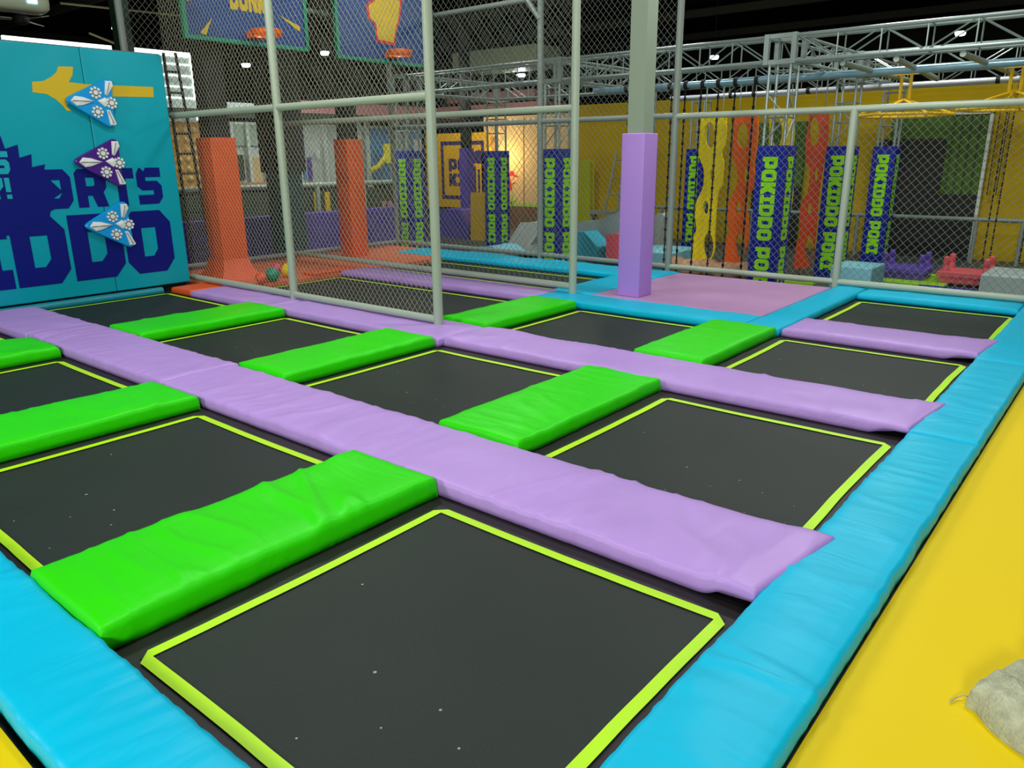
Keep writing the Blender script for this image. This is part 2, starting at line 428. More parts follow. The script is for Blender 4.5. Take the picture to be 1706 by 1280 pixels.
blu('cyan border pad at the left edge of the photo beside the second trampoline', -5.9, -1.76, -2.065, -1.70, 22, step=.05, amp=.012)
blu('long cyan border pad at the right, nearest the camera', 1.69, 2.09, -1.69, 2.56, 23, step=.026, amp=.016)
blu('cyan border pad at the right beside the end of the second lilac strip', 1.685, 2.09, 2.57, 4.86, 24, step=.04, amp=.012)
blu('farthest cyan border pad on the right side', 1.68, 2.09, 4.87, 8.2, 25, step=.06)
blu('cyan pad along the foot of the rear fence at the right', -.07, 1.67, 7.58, 8.2, 26, step=.06)
blu('cyan pad on the right edge of the mauve platform', -.47, -.08, 4.96, 8.2, 27, step=.06)
blu('cyan pad on the front edge of the mauve platform', -3.26, -.48, 4.96, 5.50, 28, step=.06)
blu('cyan pad on the left edge of the mauve platform', -3.38, -2.74, 5.54, 7.15, 29, step=.07)
blu('long cyan pad at the foot of the rear fence behind the nets', -8.3, -2.75, 7.2, 7.92, 30, step=.08)
# mauve platform
pf = MB().box(-2.73, -.48, 5.51, 7.86, -.03, .075, .015)
tag(pf.build('platform_mat', PLATF, loc=(-1.6, 6.6, -.03)), 'flat mauve mat platform round the lilac pillar', 'mat')
# yellow deck
ym = MB().box(2.1, 6.5, -7.5, 12.0, FL, .0)
o = tag(ym.build('yellow_floor_mat', YELLOW, loc=(4, 0, FL)), 'yellow padded floor to the right of the cyan border pads', 'mat')
ym = MB().box(-9, 2.1, -7.5, -2.09, FL, .0)
tag(ym.build('yellow_floor_mat', YELLOW, loc=(-3, -4, FL)), 'yellow padded floor in the lower left corner before the cyan border pad', 'mat')
om = MB().box(-9.3, -7.07, 2.98, 8.0, -.03, .055, .01)
tag(om.build('orange_floor_mat', ORANGEMAT, loc=(-8.3, 5.5, -.03)), 'orange carpeted floor mat behind the nets round the two orange pillars', 'mat')
tag(MB().box(-7.34, -7.07, 4.4, 5.2, .055, .10, .02).build('orange_edge_pad', ORANGE, loc=(-7.2, 4.8, .055)), 'orange edge pad where the lilac strip under the second net ends', 'pad', 'orange pads')

# ---------------------------------------------------------------- nets and fences
def net_mesh(o, du, W, z0, z1, cw, ch, r):
    "diamond netting in the vertical plane through o along du: crossing slanted cords, clipped to the panel"
    mb = MB(); du = Vector(du).normalized(); Hh = z1 - z0; o = Vector(o)
    nrm = du.cross(Vector((0, 0, 1)))
    k = ch / cw                                     # slope
    for sgn in (1, -1):
        c = -Hh / k - cw if sgn > 0 else 0
        end = W if sgn > 0 else W + Hh / k + cw
        while c < end:
            # line: u = c + sgn * t / k , t in 0..Hh
            t0, t1 = 0, Hh
            if sgn > 0:
                t0 = max(t0, -c * k); t1 = min(t1, (W - c) * k)
            else:
                t0 = max(t0, (c - W) * k); t1 = min(t1, c * k)
            if t1 > t0 + .01:
                a = o + du * (c + sgn * t0 / k) + Vector((0, 0, z0 + t0)); b = o + du * (c + sgn * t1 / k) + Vector((0, 0, z0 + t1))
                d = (b - a).normalized(); s = d.cross(nrm).normalized()
                off = nrm * (r * .6 * sgn)
                q = [s * r, nrm * r, s * -r, nrm * -r]
                vs = [a + off + e for e in q] + [b + off + e for e in q]
                mb.add(vs, [(0,1,5,4),(1,2,6,5),(2,3,7,6),(3,0,4,7)])
            c += cw
    return mb
def fence(name, label, o, du, W, posts, ztop, rails, netz, m_pipe, m_net, rp=.05, rr=.042, cw=.076, ch=.092, rn=.002, zbot=.075, pz=None):
    t = thing(name, label, 'net fence', (*Vector(o)[:2], zbot), 'net fences')
    O = Vector(o); D = Vector(du).normalized()
    for i, pu in enumerate(posts):
        p = O + D * pu; top = pz[i] if pz else ztop
        child(MB().tube([(p.x, p.y, zbot - .02), (p.x, p.y, top)], rp, 14), 'post', m_pipe, t, True)
    for z in rails:
        a, b = O, O + D * W
        child(MB().tube([(a.x, a.y, z), (b.x, b.y, z)], rr, 12), 'rail', m_pipe, t, True)
    for (u0, u1, z0, z1) in netz:
        child(net_mesh(O + D * u0, D, u1 - u0, z0, z1, cw, ch, rn), 'net', m_net, t)
    return t
fence('net_fence', 'nearest net screen with two tall pale posts, standing on the lilac strip', (-8.05, 3.0, 0), (1, 0, 0), 5.06,
      [2.5, 5.06], 4.2, [.135, 2.36, 4.2], [(0, 5.06, .135, 4.2)], PIPE, NET)
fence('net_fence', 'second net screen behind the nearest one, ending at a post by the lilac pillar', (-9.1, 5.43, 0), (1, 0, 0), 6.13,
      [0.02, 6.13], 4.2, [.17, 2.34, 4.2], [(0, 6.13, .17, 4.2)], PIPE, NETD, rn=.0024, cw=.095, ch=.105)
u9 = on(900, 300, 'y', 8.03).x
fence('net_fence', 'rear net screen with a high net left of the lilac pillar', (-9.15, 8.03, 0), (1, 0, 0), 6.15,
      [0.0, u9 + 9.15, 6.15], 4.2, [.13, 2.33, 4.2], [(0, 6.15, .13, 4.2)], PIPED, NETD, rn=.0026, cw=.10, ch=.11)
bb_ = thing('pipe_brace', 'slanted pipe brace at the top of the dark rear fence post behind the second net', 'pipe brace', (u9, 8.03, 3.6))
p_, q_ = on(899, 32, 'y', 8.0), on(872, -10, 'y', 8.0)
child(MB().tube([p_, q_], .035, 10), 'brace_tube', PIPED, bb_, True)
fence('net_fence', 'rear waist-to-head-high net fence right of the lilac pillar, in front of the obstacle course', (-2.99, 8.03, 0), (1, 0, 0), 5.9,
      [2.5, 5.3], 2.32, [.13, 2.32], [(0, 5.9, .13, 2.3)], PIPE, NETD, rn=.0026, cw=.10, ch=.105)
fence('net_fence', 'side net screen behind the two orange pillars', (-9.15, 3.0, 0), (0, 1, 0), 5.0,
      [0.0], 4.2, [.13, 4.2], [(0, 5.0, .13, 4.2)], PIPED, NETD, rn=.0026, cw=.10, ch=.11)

# ---------------------------------------------------------------- teal lettered wall
WX = -7.85
tw = thing('padded_wall', 'teal padded wall with navy block lettering, yellow arrow and spiky badge', 'padded wall', (WX - .06, -1.5, 0))
for (a, b) in ((1.832, 2.86), (-.25, 1.828), (-2.4, -.254), (-4.6, -2.404)):
    mb = MB().box(WX - .12, WX, a, b, .10, 3.11, .018)
    child(mb, 'wall_panel', TEAL, tw, True)
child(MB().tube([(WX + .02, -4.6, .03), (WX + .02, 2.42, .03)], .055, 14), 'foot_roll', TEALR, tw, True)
child(MB().box(WX - .10, WX - .02, -4.6, 2.85, 3.11, 3.12), 'top_rail', DARKP, tw)
child(MB().box(WX - .30, WX - .125, -4.6, 2.85, FL, 3.1), 'backing_board', BLACK, tw)
def W(px, py): p = on(px, py, 'x', WX); return (p.y, p.z)
wmap = lambda lift: (lambda u, v, w: Vector((WX + lift + w, u, v)))
def wall_letter(ch, y0, y1, z0, z1):
    loops, k = G[ch]; return [[(y0 + u * (y1 - y0), z0 + v * (z1 - z0)) for u, v in lp] for lp in loops]
zt, zb = W(272, 279)[1], W(271, 339)[1]
L1 = wall_letter('S', W(233, 340)[0], W(273, 338)[0], zb, zt)
L1 += wall_letter('T', W(186, 343)[0], W(229, 341)[0], zb, zt)
L1 += wall_letter('R', W(132, 346)[0], W(182, 343)[0], zb, zt)
ow = W(182, 343)[0] - W(132, 346)[0]
yo = W(125, 347)[0]
L1 += wall_letter('O', yo - ow, yo, zb, zt) + wall_letter('P', yo - 2*ow - .04, yo - ow - .04, zb, zt) + wall_letter('S', yo - 3*ow - .08, yo - 2*ow - .08, zb, zt)
zb2, zt2 = W(129, 469)[1], W(113, 359)[1]
yy = [(W(217, 455)[0], W(292, 437)[0]), (W(129, 469)[0], W(212, 452)[0]), (W(33, 481)[0], W(121, 461)[0])]
L2 = wall_letter('O', *yy[0], zb2, zt2) + wall_letter('D', *yy[1], zb2, zt2) + wall_letter('D', *yy[2], zb2, zt2)
wd = yy[1][1] - yy[1][0]; x_ = yy[2][0] - .035
for ch, k in (('I', .62), ('K', 1), ('O', 1), ('P', 1)):
    L2 += wall_letter(ch, x_ - wd*k, x_, zb2, zt2); x_ -= wd*k + .035
vs, fs = shape(L1, .002, wmap(.001)); child(MB().add(vs, fs), 'lettering', NAVY, tw)
vs, fs = shape(L2, .002, wmap(.001)); child(MB().add(vs, fs), 'lettering', NAVY, tw)
bp = [W(*p) for p in [(0,226),(8,248),(29,241),(32,263),(52,257),(53,278.6),(75,273.7),(73,285),(86,292),(83,300),(104.6,320),(90,330),(98,345),(84,352),(81,374),(72,363.5),(70,382),(55,372),(48,387),(30,376),(20,392)]]
bc = .42
burst = bp + [(2*bc - y, z) for y, z in reversed(bp)]
vs, fs = shape([burst], .002, wmap(.004)); child(MB().add(vs, fs), 'badge', NAVY, tw)
za, zc = W(12, 252)[1], W(18, 290)[1]; zd, ze = W(20, 296)[1], W(24, 331)[1]
yr = W(22, 288)[0]; yq = W(24, 331)[0]
lw = .155
line1 = text_loops("LET'S", yr - 4.0*(lw) - .10, zc, za - zc, lw, .02)
line2 = text_loops("PLAY!", yq - 4.2*(lw) - .10, ze, zd - ze, lw, .02)
vs, fs = shape(line1 + line2, .002, wmap(.007)); child(MB().add(vs, fs), 'badge_lettering', PRINTTEAL, tw)
Z1 = lambda x, y: W(x / 5.17, y / 5.17 + 60)
arrow = [Z1(*p) for p in [(275,395),(370,388),(440,352),(485,312),(500,262),(628,265),(624,335),(592,398),(740,415),(1318,440),(1322,528),(985,522),(620,540),(570,600),(612,645),(575,645),(540,600),(480,545),(400,500),(280,485)]]
vs, fs = shape([arrow], .002, wmap(.001)); child(MB().add(vs, fs), 'arrow_print', PRINTYEL, tw)

# triangular targets on the wall
def target(label, board, A, B, C):
    A0, B0, C0 = [Vector(Z1(*p)) for p in ((535,550),(935,355),(965,805))]
    M0 = Matrix(((B0.x-A0.x, C0.x-A0.x), (B0.y-A0.y, C0.y-A0.y))).inverted()
    A, B, C = [Vector(W(*p)) for p in (A, B, C)]
    def T(x, y):
        d = M0 @ (Vector(Z1(x, y)) - A0); r_ = A + (B - A) * d.x + (C - A) * d.y; return (r_.x, r_.y)
    cen = (A + B + C) / 3
    t = thing('wall_target', label, 'wall target', (WX, cen.x, cen.y), 'triangular wall targets')
    tri = [Vector(T(*p)) for p in ((520,550),(940,345),(975,815))]
    out = []
    for i in range(3):
        p, a, b = tri[i], tri[i-1], tri[(i+1) % 3]
        ua, ub = (a-p).normalized(), (b-p).normalized(); R = .11
        for s in range(7):
            q = s/6; p0 = p + ua*R; p1 = p + ub*R
            out.append(tuple(p0*(1-q)**2 + p*2*q*(1-q) + p1*q*q))
    m_ = lambda lift: (lambda u, v, w: Vector((WX + lift + w, u, v)))
    def sc(lp, k):
        c = Vector((sum(p[0] for p in lp), sum(p[1] for p in lp))) / len(lp)
        return [tuple(c + (Vector(p) - c) * k) for p in lp]
    n = len(out); o2 = sc(out, .955); vv = [Vector((WX + .012, *p)) for p in out] + [Vector((WX + .05, *p)) for p in out] + [Vector((WX + .065, *p)) for p in o2]
    ff = [(i, (i+1) % n, n+(i+1) % n, n+i) for i in range(n)] + [(n+i, n+(i+1) % n, 2*n+(i+1) % n, 2*n+i) for i in range(n)] + [tuple(range(2*n, 3*n)), tuple(reversed(range(n)))]
    child(MB().add(vv, ff), 'board', board, t)
    def kite(pts):
        lp = [T(*p) for p in pts]; c = Vector((sum(p[0] for p in lp), sum(p[1] for p in lp))) / len(lp)
        k = len(lp); vv = [Vector((WX + .064, *p)) for p in lp] + [Vector((WX + .078, *p)) for p in sc(lp, .9)] + [Vector((WX + .088, c.x, c.y))]
        ff = [(i, (i+1) % k, k+(i+1) % k, k+i) for i in range(k)] + [(k+i, k+(i+1) % k, 2*k) for i in range(k)]
        return MB().add(vv, ff)
    for pts in ([(588,560),(622,518),(695,528),(798,566),(690,602),(640,606)], [(882,386),(940,390),(952,430),(902,516),(880,505)], [(898,636),(925,640),(985,762),(975,772),(930,770)], [(818,560),(882,530),(902,548),(902,600),(885,614)]):
        child(kite(pts), 'raised_fin', WHITEP, t)
    for (a, b) in (((600,560),(780,566)), ((915,400),(893,500)), ((908,648),(955,755))):
        p, q = T(*a), T(*b); child(MB().tube([(WX + .088, *p), (WX + .088, *q)], .004, 5), 'groove_line', DARKP, t)
    for (cx, cy) in ((800,490),(820,655),(937,578)):
        c = Vector(T(cx, cy)); ring = MB()
        rr = .068
        f = thing('dial', None, None, (0, 0, 0)); f.parent = t; f.location = (0, 0, 0); f.empty_display_size = .02
        cc = Vector((WX + .06, c.x, c.y))
        def disc(r, x0, x1, n=20):
            v_ = [Vector((x, c.x + r*math.cos(2*PI*i/n), c.y + r*math.sin(2*PI*i/n))) for x in (x0, x1) for i in range(n)]
            return v_, [(i, (i+1) % n, n+(i+1) % n, n+i) for i in range(n)] + [tuple(range(n, 2*n))]
        bpy.data.objects.remove(f)
        d1 = child(MB().add(*disc(rr*.8, WX + .06, WX + .072)), 'dial', DARKP, t)
        pet = MB()
        for k in range(8):
            an = 2*PI*k/8
            q = c + Vector((math.cos(an), math.sin(an))) * rr*.82
            w_ = [q + Vector((math.cos(an+s), math.sin(an+s)))*.020 for s in (PI/4, 3*PI/4, 5*PI/4, 7*PI/4)]
            pet.add([(WX + .062, *p) for p in w_] + [(WX + .078, *p) for p in w_], [(4,5,6,7),(0,1,5,4),(1,2,6,5),(2,3,7,6),(3,0,4,7)])
        pm = finish('dial_petals', [v - Vector(t.location) for v in pet.v], pet.f, WHITEP, d1)
        bt = MB().add(*disc(rr*.42, WX + .07, WX + .084, 14))
        finish('dial_button', [v - Vector(t.location) for v in bt.v], bt.f, WHITEP, d1)
target('upper light blue triangular target on the teal wall, over the yellow arrow', HOLDB, (103.5,166), (181,129), (187,216))
target('purple triangular target on the teal wall, between the two light blue ones', HOLDP, (118,269), (191,229), (203,314))
target('lower light blue triangular target on the teal wall, over the big navy letters', HOLDB, (136,377), (205.5,333), (220,414))

# ---------------------------------------------------------------- pillars
def pillar(name, label, x0, x1, y0, y1, z0, ztop, m_pad, m_core, core_in=.03, skirt=False, ctop=6.8):
    t = thing(name, label, 'pillar', ((x0+x1)/2, (y0+y1)/2, z0))
    child(MB().box(x0, x1, y0, y1, z0, ztop, .012), 'pillar_pad', m_pad, t, True)
    child(MB().box(x0+core_in, x1-core_in, y0+core_in, y1-core_in, ztop - .05, ctop), 'steel_column', m_core, t)
    if skirt:
        cx, cy = (x0+x1)/2, (y0+y1)/2; mb = MB(); n = 24
        for z, k in ((0, 1.75), (.05, 1.6), (.14, 1.25), (.30, 1.04)):
            for i in range(n):
                an = 2*PI*i/n; ca, sa = math.cos(an), math.sin(an)
                q = max(abs(ca), abs(sa)); kk = k * (1 + .05*math.sin(5*an))
                mb.v.append(Vector((cx + ca/q*(x1-x0)/2*kk, cy + sa/q*(y1-y0)/2*kk, z0 + z)))
        for r_ in range(3):
            for i in range(n): mb.f.append((r_*n+i, r_*n+(i+1) % n, (r_+1)*n+(i+1) % n, (r_+1)*n+i))
        child(mb, 'skirt', m_pad, t, True)
    return t
pillar('padded_pillar', 'lilac padded square pillar standing on the mauve platform', -2.44, -2.13, 5.66, 5.98, .075, on(1055, 222, 'y', 5.66).z, LILAC, STEELG, .045)
pillar('padded_pillar', 'orange padded pillar with a flared skirt, behind the nearest net', -8.18, -7.78, 3.38, 3.78, .055, on(370, 230, 'x', -7.98).z, ORANGE, BLACK, .05, True)
pillar('padded_pillar', 'orange padded pillar beyond the first one, by the side net', -8.72, -8.36, 6.25, 6.60, .055, on(577, 232, 'x', -8.54).z, ORANGE, BLACK, .05)
pillar('padded_pillar', 'dark teal padded pillar standing outside the side net', -11.05, -10.55, 6.35, 6.85, FL, on(495, 282, 'x', -10.8).z, TEALD, BLACK, -.06)
pillar('steel_pillar', 'dark purple padded pillar in front of the yellow emblem wall', on(766, 300, 'y', 14.2).x, on(779, 300, 'y', 14.2).x, 14.2, 14.5, FL, on(772, 247, 'y', 14.2).z, PURF, BLACK, .04)
dp = on(203, 40, 'x', -10.0)
sp_ = MB().box(-10.15, -9.9, dp.y - .09, dp.y + .09, FL, 6.8)
tag(sp_.build('steel_column', mat('column_dark_green', (.008, .03, .015), .5), loc=(-10, dp.y, FL)), 'dark green steel column rising behind the teal lettered wall', 'column')

# ---------------------------------------------------------------- balls
for px, py, c, l in ((455, 460, (.0, .25, .14), 'dark green ball on the orange mat'), (481, 452, (.75, .55, .0), 'yellow ball on the orange mat by the net post'),
                     (462, 447, (.6, .05, .12), 'pink ball on the orange mat behind the green one'), (436, 464, (.75, .08, .02), 'red ball on the orange mat left of the green one')):
    p = on(px, py + 9, 'z', .06); r = .105 if c[1] > .2 else .085
    b = MB().ball((0, 0, r), r, 18)
    o = b.build('ball', mat('ball', c, .35, bump=(30, .3, (1, 1, 1))), smooth=True, loc=None); o.location = (p.x, p.y, .056)
    tag(o, l, 'ball', 'play balls')

# ---------------------------------------------------------------- basketball boards
def hoop(label, xa, pts, txt, blob):
    y0 = on(pts[0][0], pts[0][1], 'x', xa); y1 = on(pts[1][0], pts[1][1], 'x', xa)
    a, b, z = y0.y, y1.y, (y0.z + y1.z) / 2; hgt = 1.15
    t = thing('basketball_backboard', label, 'basketball hoop', (xa, (a+b)/2, z), 'basketball hoops')
    f = MB(); e = .055; X = xa
    f.box(X-.05, X+.02, a, b, z, z+e, .01); f.box(X-.05, X+.02, a, b, z+hgt-e, z+hgt, .01); f.box(X-.05, X+.02, a, a+e, z+e, z+hgt-e); f.box(X-.05, X+.02, b-e, b, z+e, z+hgt-e)
    child(f, 'edge_padding', BGREEN, t)
    child(MB().box(X-.04, X, a+e, b-e, z+e, z+hgt-e), 'board', BOARDB, t)
    cy = (a+b)/2
    m_ = lambda u, v, w: Vector((X + .003 + w, cy + u, z + v))
    if txt:
        vs, fs = shape(text_loops('DUNK', -.27, .44, .30, .135, .01), .002, m_); child(MB().add(vs, fs), 'lettering', PRINTYEL, t)
        for pts_ in ([(-.76,.09),(-.68,.07),(-.56,.30)], [(.86,.34),(.84,.27),(.5,.46)], [(-.90,.5),(-.90,.46),(-.70,.52)]):
            vs, fs = shape([pts_], .002, m_); child(MB().add(vs, fs), 'printed_spike', PRINTYEL, t)
    else:
        bl = [(-.12,1.0),(-.36,.84),(-.34,.66),(-.22,.60),(-.20,.36),(.14,.34),(.20,.56),(.27,.72),(.33,1.0)]
        vs, fs = shape([bl], .002, m_); child(MB().add(vs, fs), 'printed_burst', PRINTYEL, t)
        b2 = [(x*1.15, .72 + (y-.72)*1.12) for x, y in bl]
        vs, fs = shape([b2], .001, lambda u, v, w: Vector((X + .001 + w, cy + u, z + v))); child(MB().add(vs, fs), 'printed_burst', REDF, t)
    rc = Vector((X + .32, cy + (.06 if txt else -.02), z + .17)); R = .20
    rg = MB().tube([rc + Vector((R*math.cos(2*PI*i/28), R*math.sin(2*PI*i/28), 0)) for i in range(29)], .013, 8)
    child(rg, 'rim', PO, t, True)
    rb = MB(); n = 28
    for i in range(n): # drooping guard cloth round the rim
        pass
    rb.box(X, X + .12, cy - .06, cy + .16, z + .09, z + .18, .01)
    child(rb, 'rim_bracket', PO, t)
    gz = MB(); q = []
    for k in range(3):
        for i in range(n+1):
            an = 2*PI*i/n; rr = (R+.005, R+.012, R-.01)[k]
            gz.v.append(rc + Vector((rr*math.cos(an), rr*math.sin(an), (.012, -.03, -.07)[k])))
    for k in range(2):
        for i in range(n): gz.f.append((k*(n+1)+i, k*(n+1)+i+1, (k+1)*(n+1)+i+1, (k+1)*(n+1)+i))
    child(gz, 'rim_guard', PO, t, True)
    hb = MB()
    hb.box(X-.11, X-.05, a+.25, b-.25, z+.35, z+.42); hb.box(X-.11, X-.05, a+.25, b-.25, z+.85, z+.92)
    child(hb, 'mounting_bar', BLACK, t)
hoop('basketball hoop with yellow lettering on its dark board, above the nearest net', -7.66, ((308,65),(515,86)), True, None)
hoop('basketball hoop with a yellow burst on its dark board, left of the nearest tall post', -7.66, ((562,96),(722,116)), False, True)

# ---------------------------------------------------------------- obstacle course: padded truss columns
FT, BT = 3.40, 3.05
def lattice(mb, a, b, s, r=.026, rd=.011, step=.55):
    "square box truss from a to b"
    a, b = Vector(a), Vector(b); d = (b - a); L = d.length; d.normalize()
    up = Vector((0,0,1)) if abs(d.z) < .9 else Vector((0,1,0))
    u = d.cross(up).normalized() * s/2; w = d.cross(u).normalized() * s/2
    cs = [u + w, u - w, -u - w, -u + w]
    for c in cs: mb.tube([a + c, b + c], r, 8)
    n = max(1, round(L / step))
    for k in range(4):
        c0, c1 = cs[k], cs[(k+1) % 4]
        flat = abs((c0 + c1).normalized().z) > .7 and abs(d.z) < .9
        for i in range(n + 1):
            p = a + d * (L * i / n)
            if i % 1 == 0: mb.tube([p + c0, p + c1], rd, 5, cap=False)
            if i < n and not flat:
                p2 = a + d * (L * (i+1) / n)
                mb.tube([p + (c0 if (i + k//2) % 2 else c1), p2 + (c1 if (i + k//2) % 2 else c0)], rd, 5, cap=False)
    return mb
S = .34; PS = .44
def column(label, x, y, ladder=True):
    t = thing('padded_truss_column', label, 'truss column', (x, y, FL), 'padded truss columns')
    tb = MB()
    for sx in (-1, 1):
        for sy in (-1, 1): tb.tube([(x+sx*S/2*.92, y+sy*S/2*.92, FL), (x+sx*S/2*.92, y+sy*S/2*.92, BT)], .024, 8)
    q = S/2*.92
    for z in (2.3, 2.62, 2.94):
        for (a, b) in (((-q,-q),(q,-q)), ((q,-q),(q,q)), ((q,q),(-q,q)), ((-q,q),(-q,-q))):
            tb.tube([(x+a[0], y+a[1], z), (x+b[0], y+b[1], z)], .011, 5)
    for (a, b) in (((-q,-q),(q,-q)), ((q,-q),(q,q))):
        tb.tube([(x+a[0], y+a[1], 1.95), (x+b[0], y+b[1], 2.3)], .011, 5); tb.tube([(x+b[0], y+b[1], 2.3), (x+a[0], y+a[1], 2.62)], .011, 5)
    child(tb, 'truss_frame', ALU, t, True)
    child(MB().box(x-PS/2, x+PS/2, y-PS/2, y+PS/2, FL, 1.9, .012), 'column_pad', BLUEPAD, t, True)
    loops = text_loops('POKIDDO', 0, 0, .23, .172, .012)
    t1 = max(p[0] for l in loops for p in l)
    loops += text_loops('POKIDDO', t1 + .10, 0, .23, .172, .012, limit=2.14)
    vs, fs = shape(loops, .002, lambda u, v, w: Vector((x - .10 + v - .015, y - PS/2 - .004 - w, 1.74 - u)))
    child(MB().add(vs, fs), 'lettering', LIMETXT, t)
    vs, fs = shape(loops, .002, lambda u, v, w: Vector((x + PS/2 + .002 + w, y - .115 + v, 1.74 - u)))
    child(MB().add(vs, fs), 'lettering', LIMETXT, t)
    return t
cols = {(-1.9, 9.2): 'nearest blue padded truss column with lime lettering, standing in front of the red panel',
        (-1.83, 12.1): 'blue padded truss column with lime lettering just left of the thin fence post',
        (-1.83, 15.0): 'blue padded truss column with lime lettering in front of the black netting and turf panel',
        (-6, 9.2): 'blue padded truss column with lime lettering partly hidden by the post of the second net',
        (-6, 12.3): 'blue padded truss column with lime lettering peeking out right of the lilac pillar',
        (-6, 14.9): 'blue padded truss column with lime lettering half hidden by the yellow perforated panel',
        (-9.95, 12.1): 'blue padded truss column with lime lettering beside the red flower painting',
        (-9.95, 9.2): 'blue padded truss column with lime lettering seen through the nearest net',
        (2.25, 9.2): 'blue padded truss column at the right end of the overhead truss, outside the photo edge'}
for (x, y), l in cols.items(): column(l, x, y)
def corner(x, y, label):
    t = thing('truss_corner_block', label, 'truss corner', (x, y, BT), 'truss corner blocks')
    h = S/2 + .03; f = MB()
    for sx in (-1, 1):
        for sy in (-1, 1): f.box(x+sx*h-.035, x+sx*h+.035, y+sy*h-.035, y+sy*h+.035, BT-.03, FT+.03)
    for z in (BT-.03, FT-.03):
        for s in (-1, 1):
            f.box(x-h+.035, x+h-.035, y+s*h-.02, y+s*h+.02, z, z+.06); f.box(x+s*h-.02, x+s*h+.02, y-h+.035, y+h-.035, z, z+.06)
    child(f, 'corner_frame', ALU, t)
corner(-1.9, 9.2, 'large bolted corner block of the overhead truss above the nearest lettered column')
corner(-1.83, 12.1, 'corner block of the overhead truss above the lettered column by the thin fence post')
corner(-6, 9.2, 'corner block of the overhead truss above the column hidden by the second net post')
corner(-9.95, 9.2, 'corner block of the overhead truss above the column seen through the nearest net')
corner(-9.95, 12.1, 'corner block of the overhead truss above the column beside the flower painting')
def beam(a, b, label, s=S):
    m_ = [(a[i]+b[i])/2 for i in range(2)]
    t = thing('truss_beam', label, 'truss', (*m_, (BT+FT)/2), 'overhead truss beams')
    child(lattice(MB(), (*a, (BT+FT)/2), (*b, (BT+FT)/2), s), 'truss_frame', ALU, t, True)
beam((-1.68, 9.2), (4.5, 9.2), 'front overhead truss beam running from the corner block out of the photo at the right')
beam((-5.8, 9.2), (-2.12, 9.2), 'front overhead truss beam behind the lilac pillar, left of the corner block')
beam((-9.7, 9.2), (-6.2, 9.2), 'front overhead truss beam at the far left of the course')
beam((-1.87, 9.42), (-1.85, 11.88), 'short cross truss beam going back from the large corner block')
beam((-1.83, 12.35), (-1.83, 14.9), 'cross truss beam between the two rear lettered columns on the right')
beam((-1.6, 12.1), (4.5, 12.1), 'middle overhead truss beam at the right, above the bright rail pipes')
beam((-5.8, 12.3), (-2.06, 12.1), 'middle overhead truss beam behind the ropes')
beam((-9.7, 12.1), (-6.2, 12.3), 'middle overhead truss beam above the grey ramps')
beam((-6, 15.0), (4.5, 15.0), 'rear overhead truss beam close to the yellow wall')
beam((-6, 9.45), (-6, 12.1), 'cross truss beam above the second net post')
beam((-9.95, 9.45), (-9.95, 11.9), 'cross truss beam at the far left end of the course')
def hpipe(label, x0, x1, y, z, r=.05, m_=ALU, clips=()):
    t = thing('rail_pipe', label, 'pipe', ((x0+x1)/2, y, z), 'overhead rail pipes')
    child(MB().tube([(x0, y, z), (x1, y, z)], r, 12), 'pipe', m_, t, True)
    if clips:
        for x in clips: child(MB().tube([(x-.03, y, z), (x+.03, y, z)], r + .02, 12), 'clamp', BLACK, t, True)
BPIPE = mat('rail_pipe_blue_grey', (.28, .48, .58), .25, metal=.4)
BRP = mat('rail_pipe_bright', (.70, .74, .80), .25, metal=.3)
rope_px = [(1116,196,1107,425), (1142,175,1126,438), (1196,175,1178,443), (1224,175,1204,440), (1258,175,1233,447), (1044,200,1040,420), (1168,200,1150,438)]
zp = on(1200, 138, 'y', 10.4).z
ropes = []
for a in rope_px:
    p, q = on(a[0], a[1], 'y', 10.4), on(a[2], a[3], 'y', 10.4)
    d = (q - p) / (q.z - p.z); ropes.append((p + d * (zp - p.z), p + d * (FL - p.z)))
hpipe('blue grey rail pipe carrying the black ropes', -6, 4.2, 10.4, zp, .055, BPIPE, [r[0].x for r in ropes])
zq = on(1330, 152, 'y', 13.4).z
hpipe('bright rail pipe above the hanging panels, nearer of two', -6, 4.2, 13.4, zq, .045, BRP, [-4.6, -4.1, -3.0, -2.4, .2, .55, 1.4, 1.8])
hpipe('bright rail pipe above the hanging panels, farther of two', -6, 4.2, 13.75, zq, .045, BRP)
for i, (a, b) in enumerate(ropes):
    a = a.copy(); a.x = b.x = (a.x*.35 + b.x*.65)
    t = thing('climbing_rope', ['first', 'second', 'third', 'fourth', 'fifth', 'sixth', 'seventh'][i] + ' black knotted rope', 'rope', (b.x, 10.4, FL), 'black ropes hanging from the rail pipe')
    t['label'] = ['black rope hanging just left of the tall rear fence post', 'black rope hanging in the gap right of the tall rear fence post', 'black rope hanging in front of the yellow perforated panel',
                  'black rope hanging between the yellow and orange perforated panels', 'black rope hanging in front of the orange perforated panel', 'black rope hanging half hidden behind the lilac pillar', 'black rope hanging at the left edge of the yellow perforated panel'][i]
    prof = []; z = 0; LZ = zp - FL
    while z < LZ:
        prof += [(.014, z), (.014, z + .10), (.026, z + .12), (.026, z + .145), (.014, z + .165)]; z += .19
    child(MB().lathe((b.x, 10.4, FL), prof, 8), 'rope', ROPE, t, True)
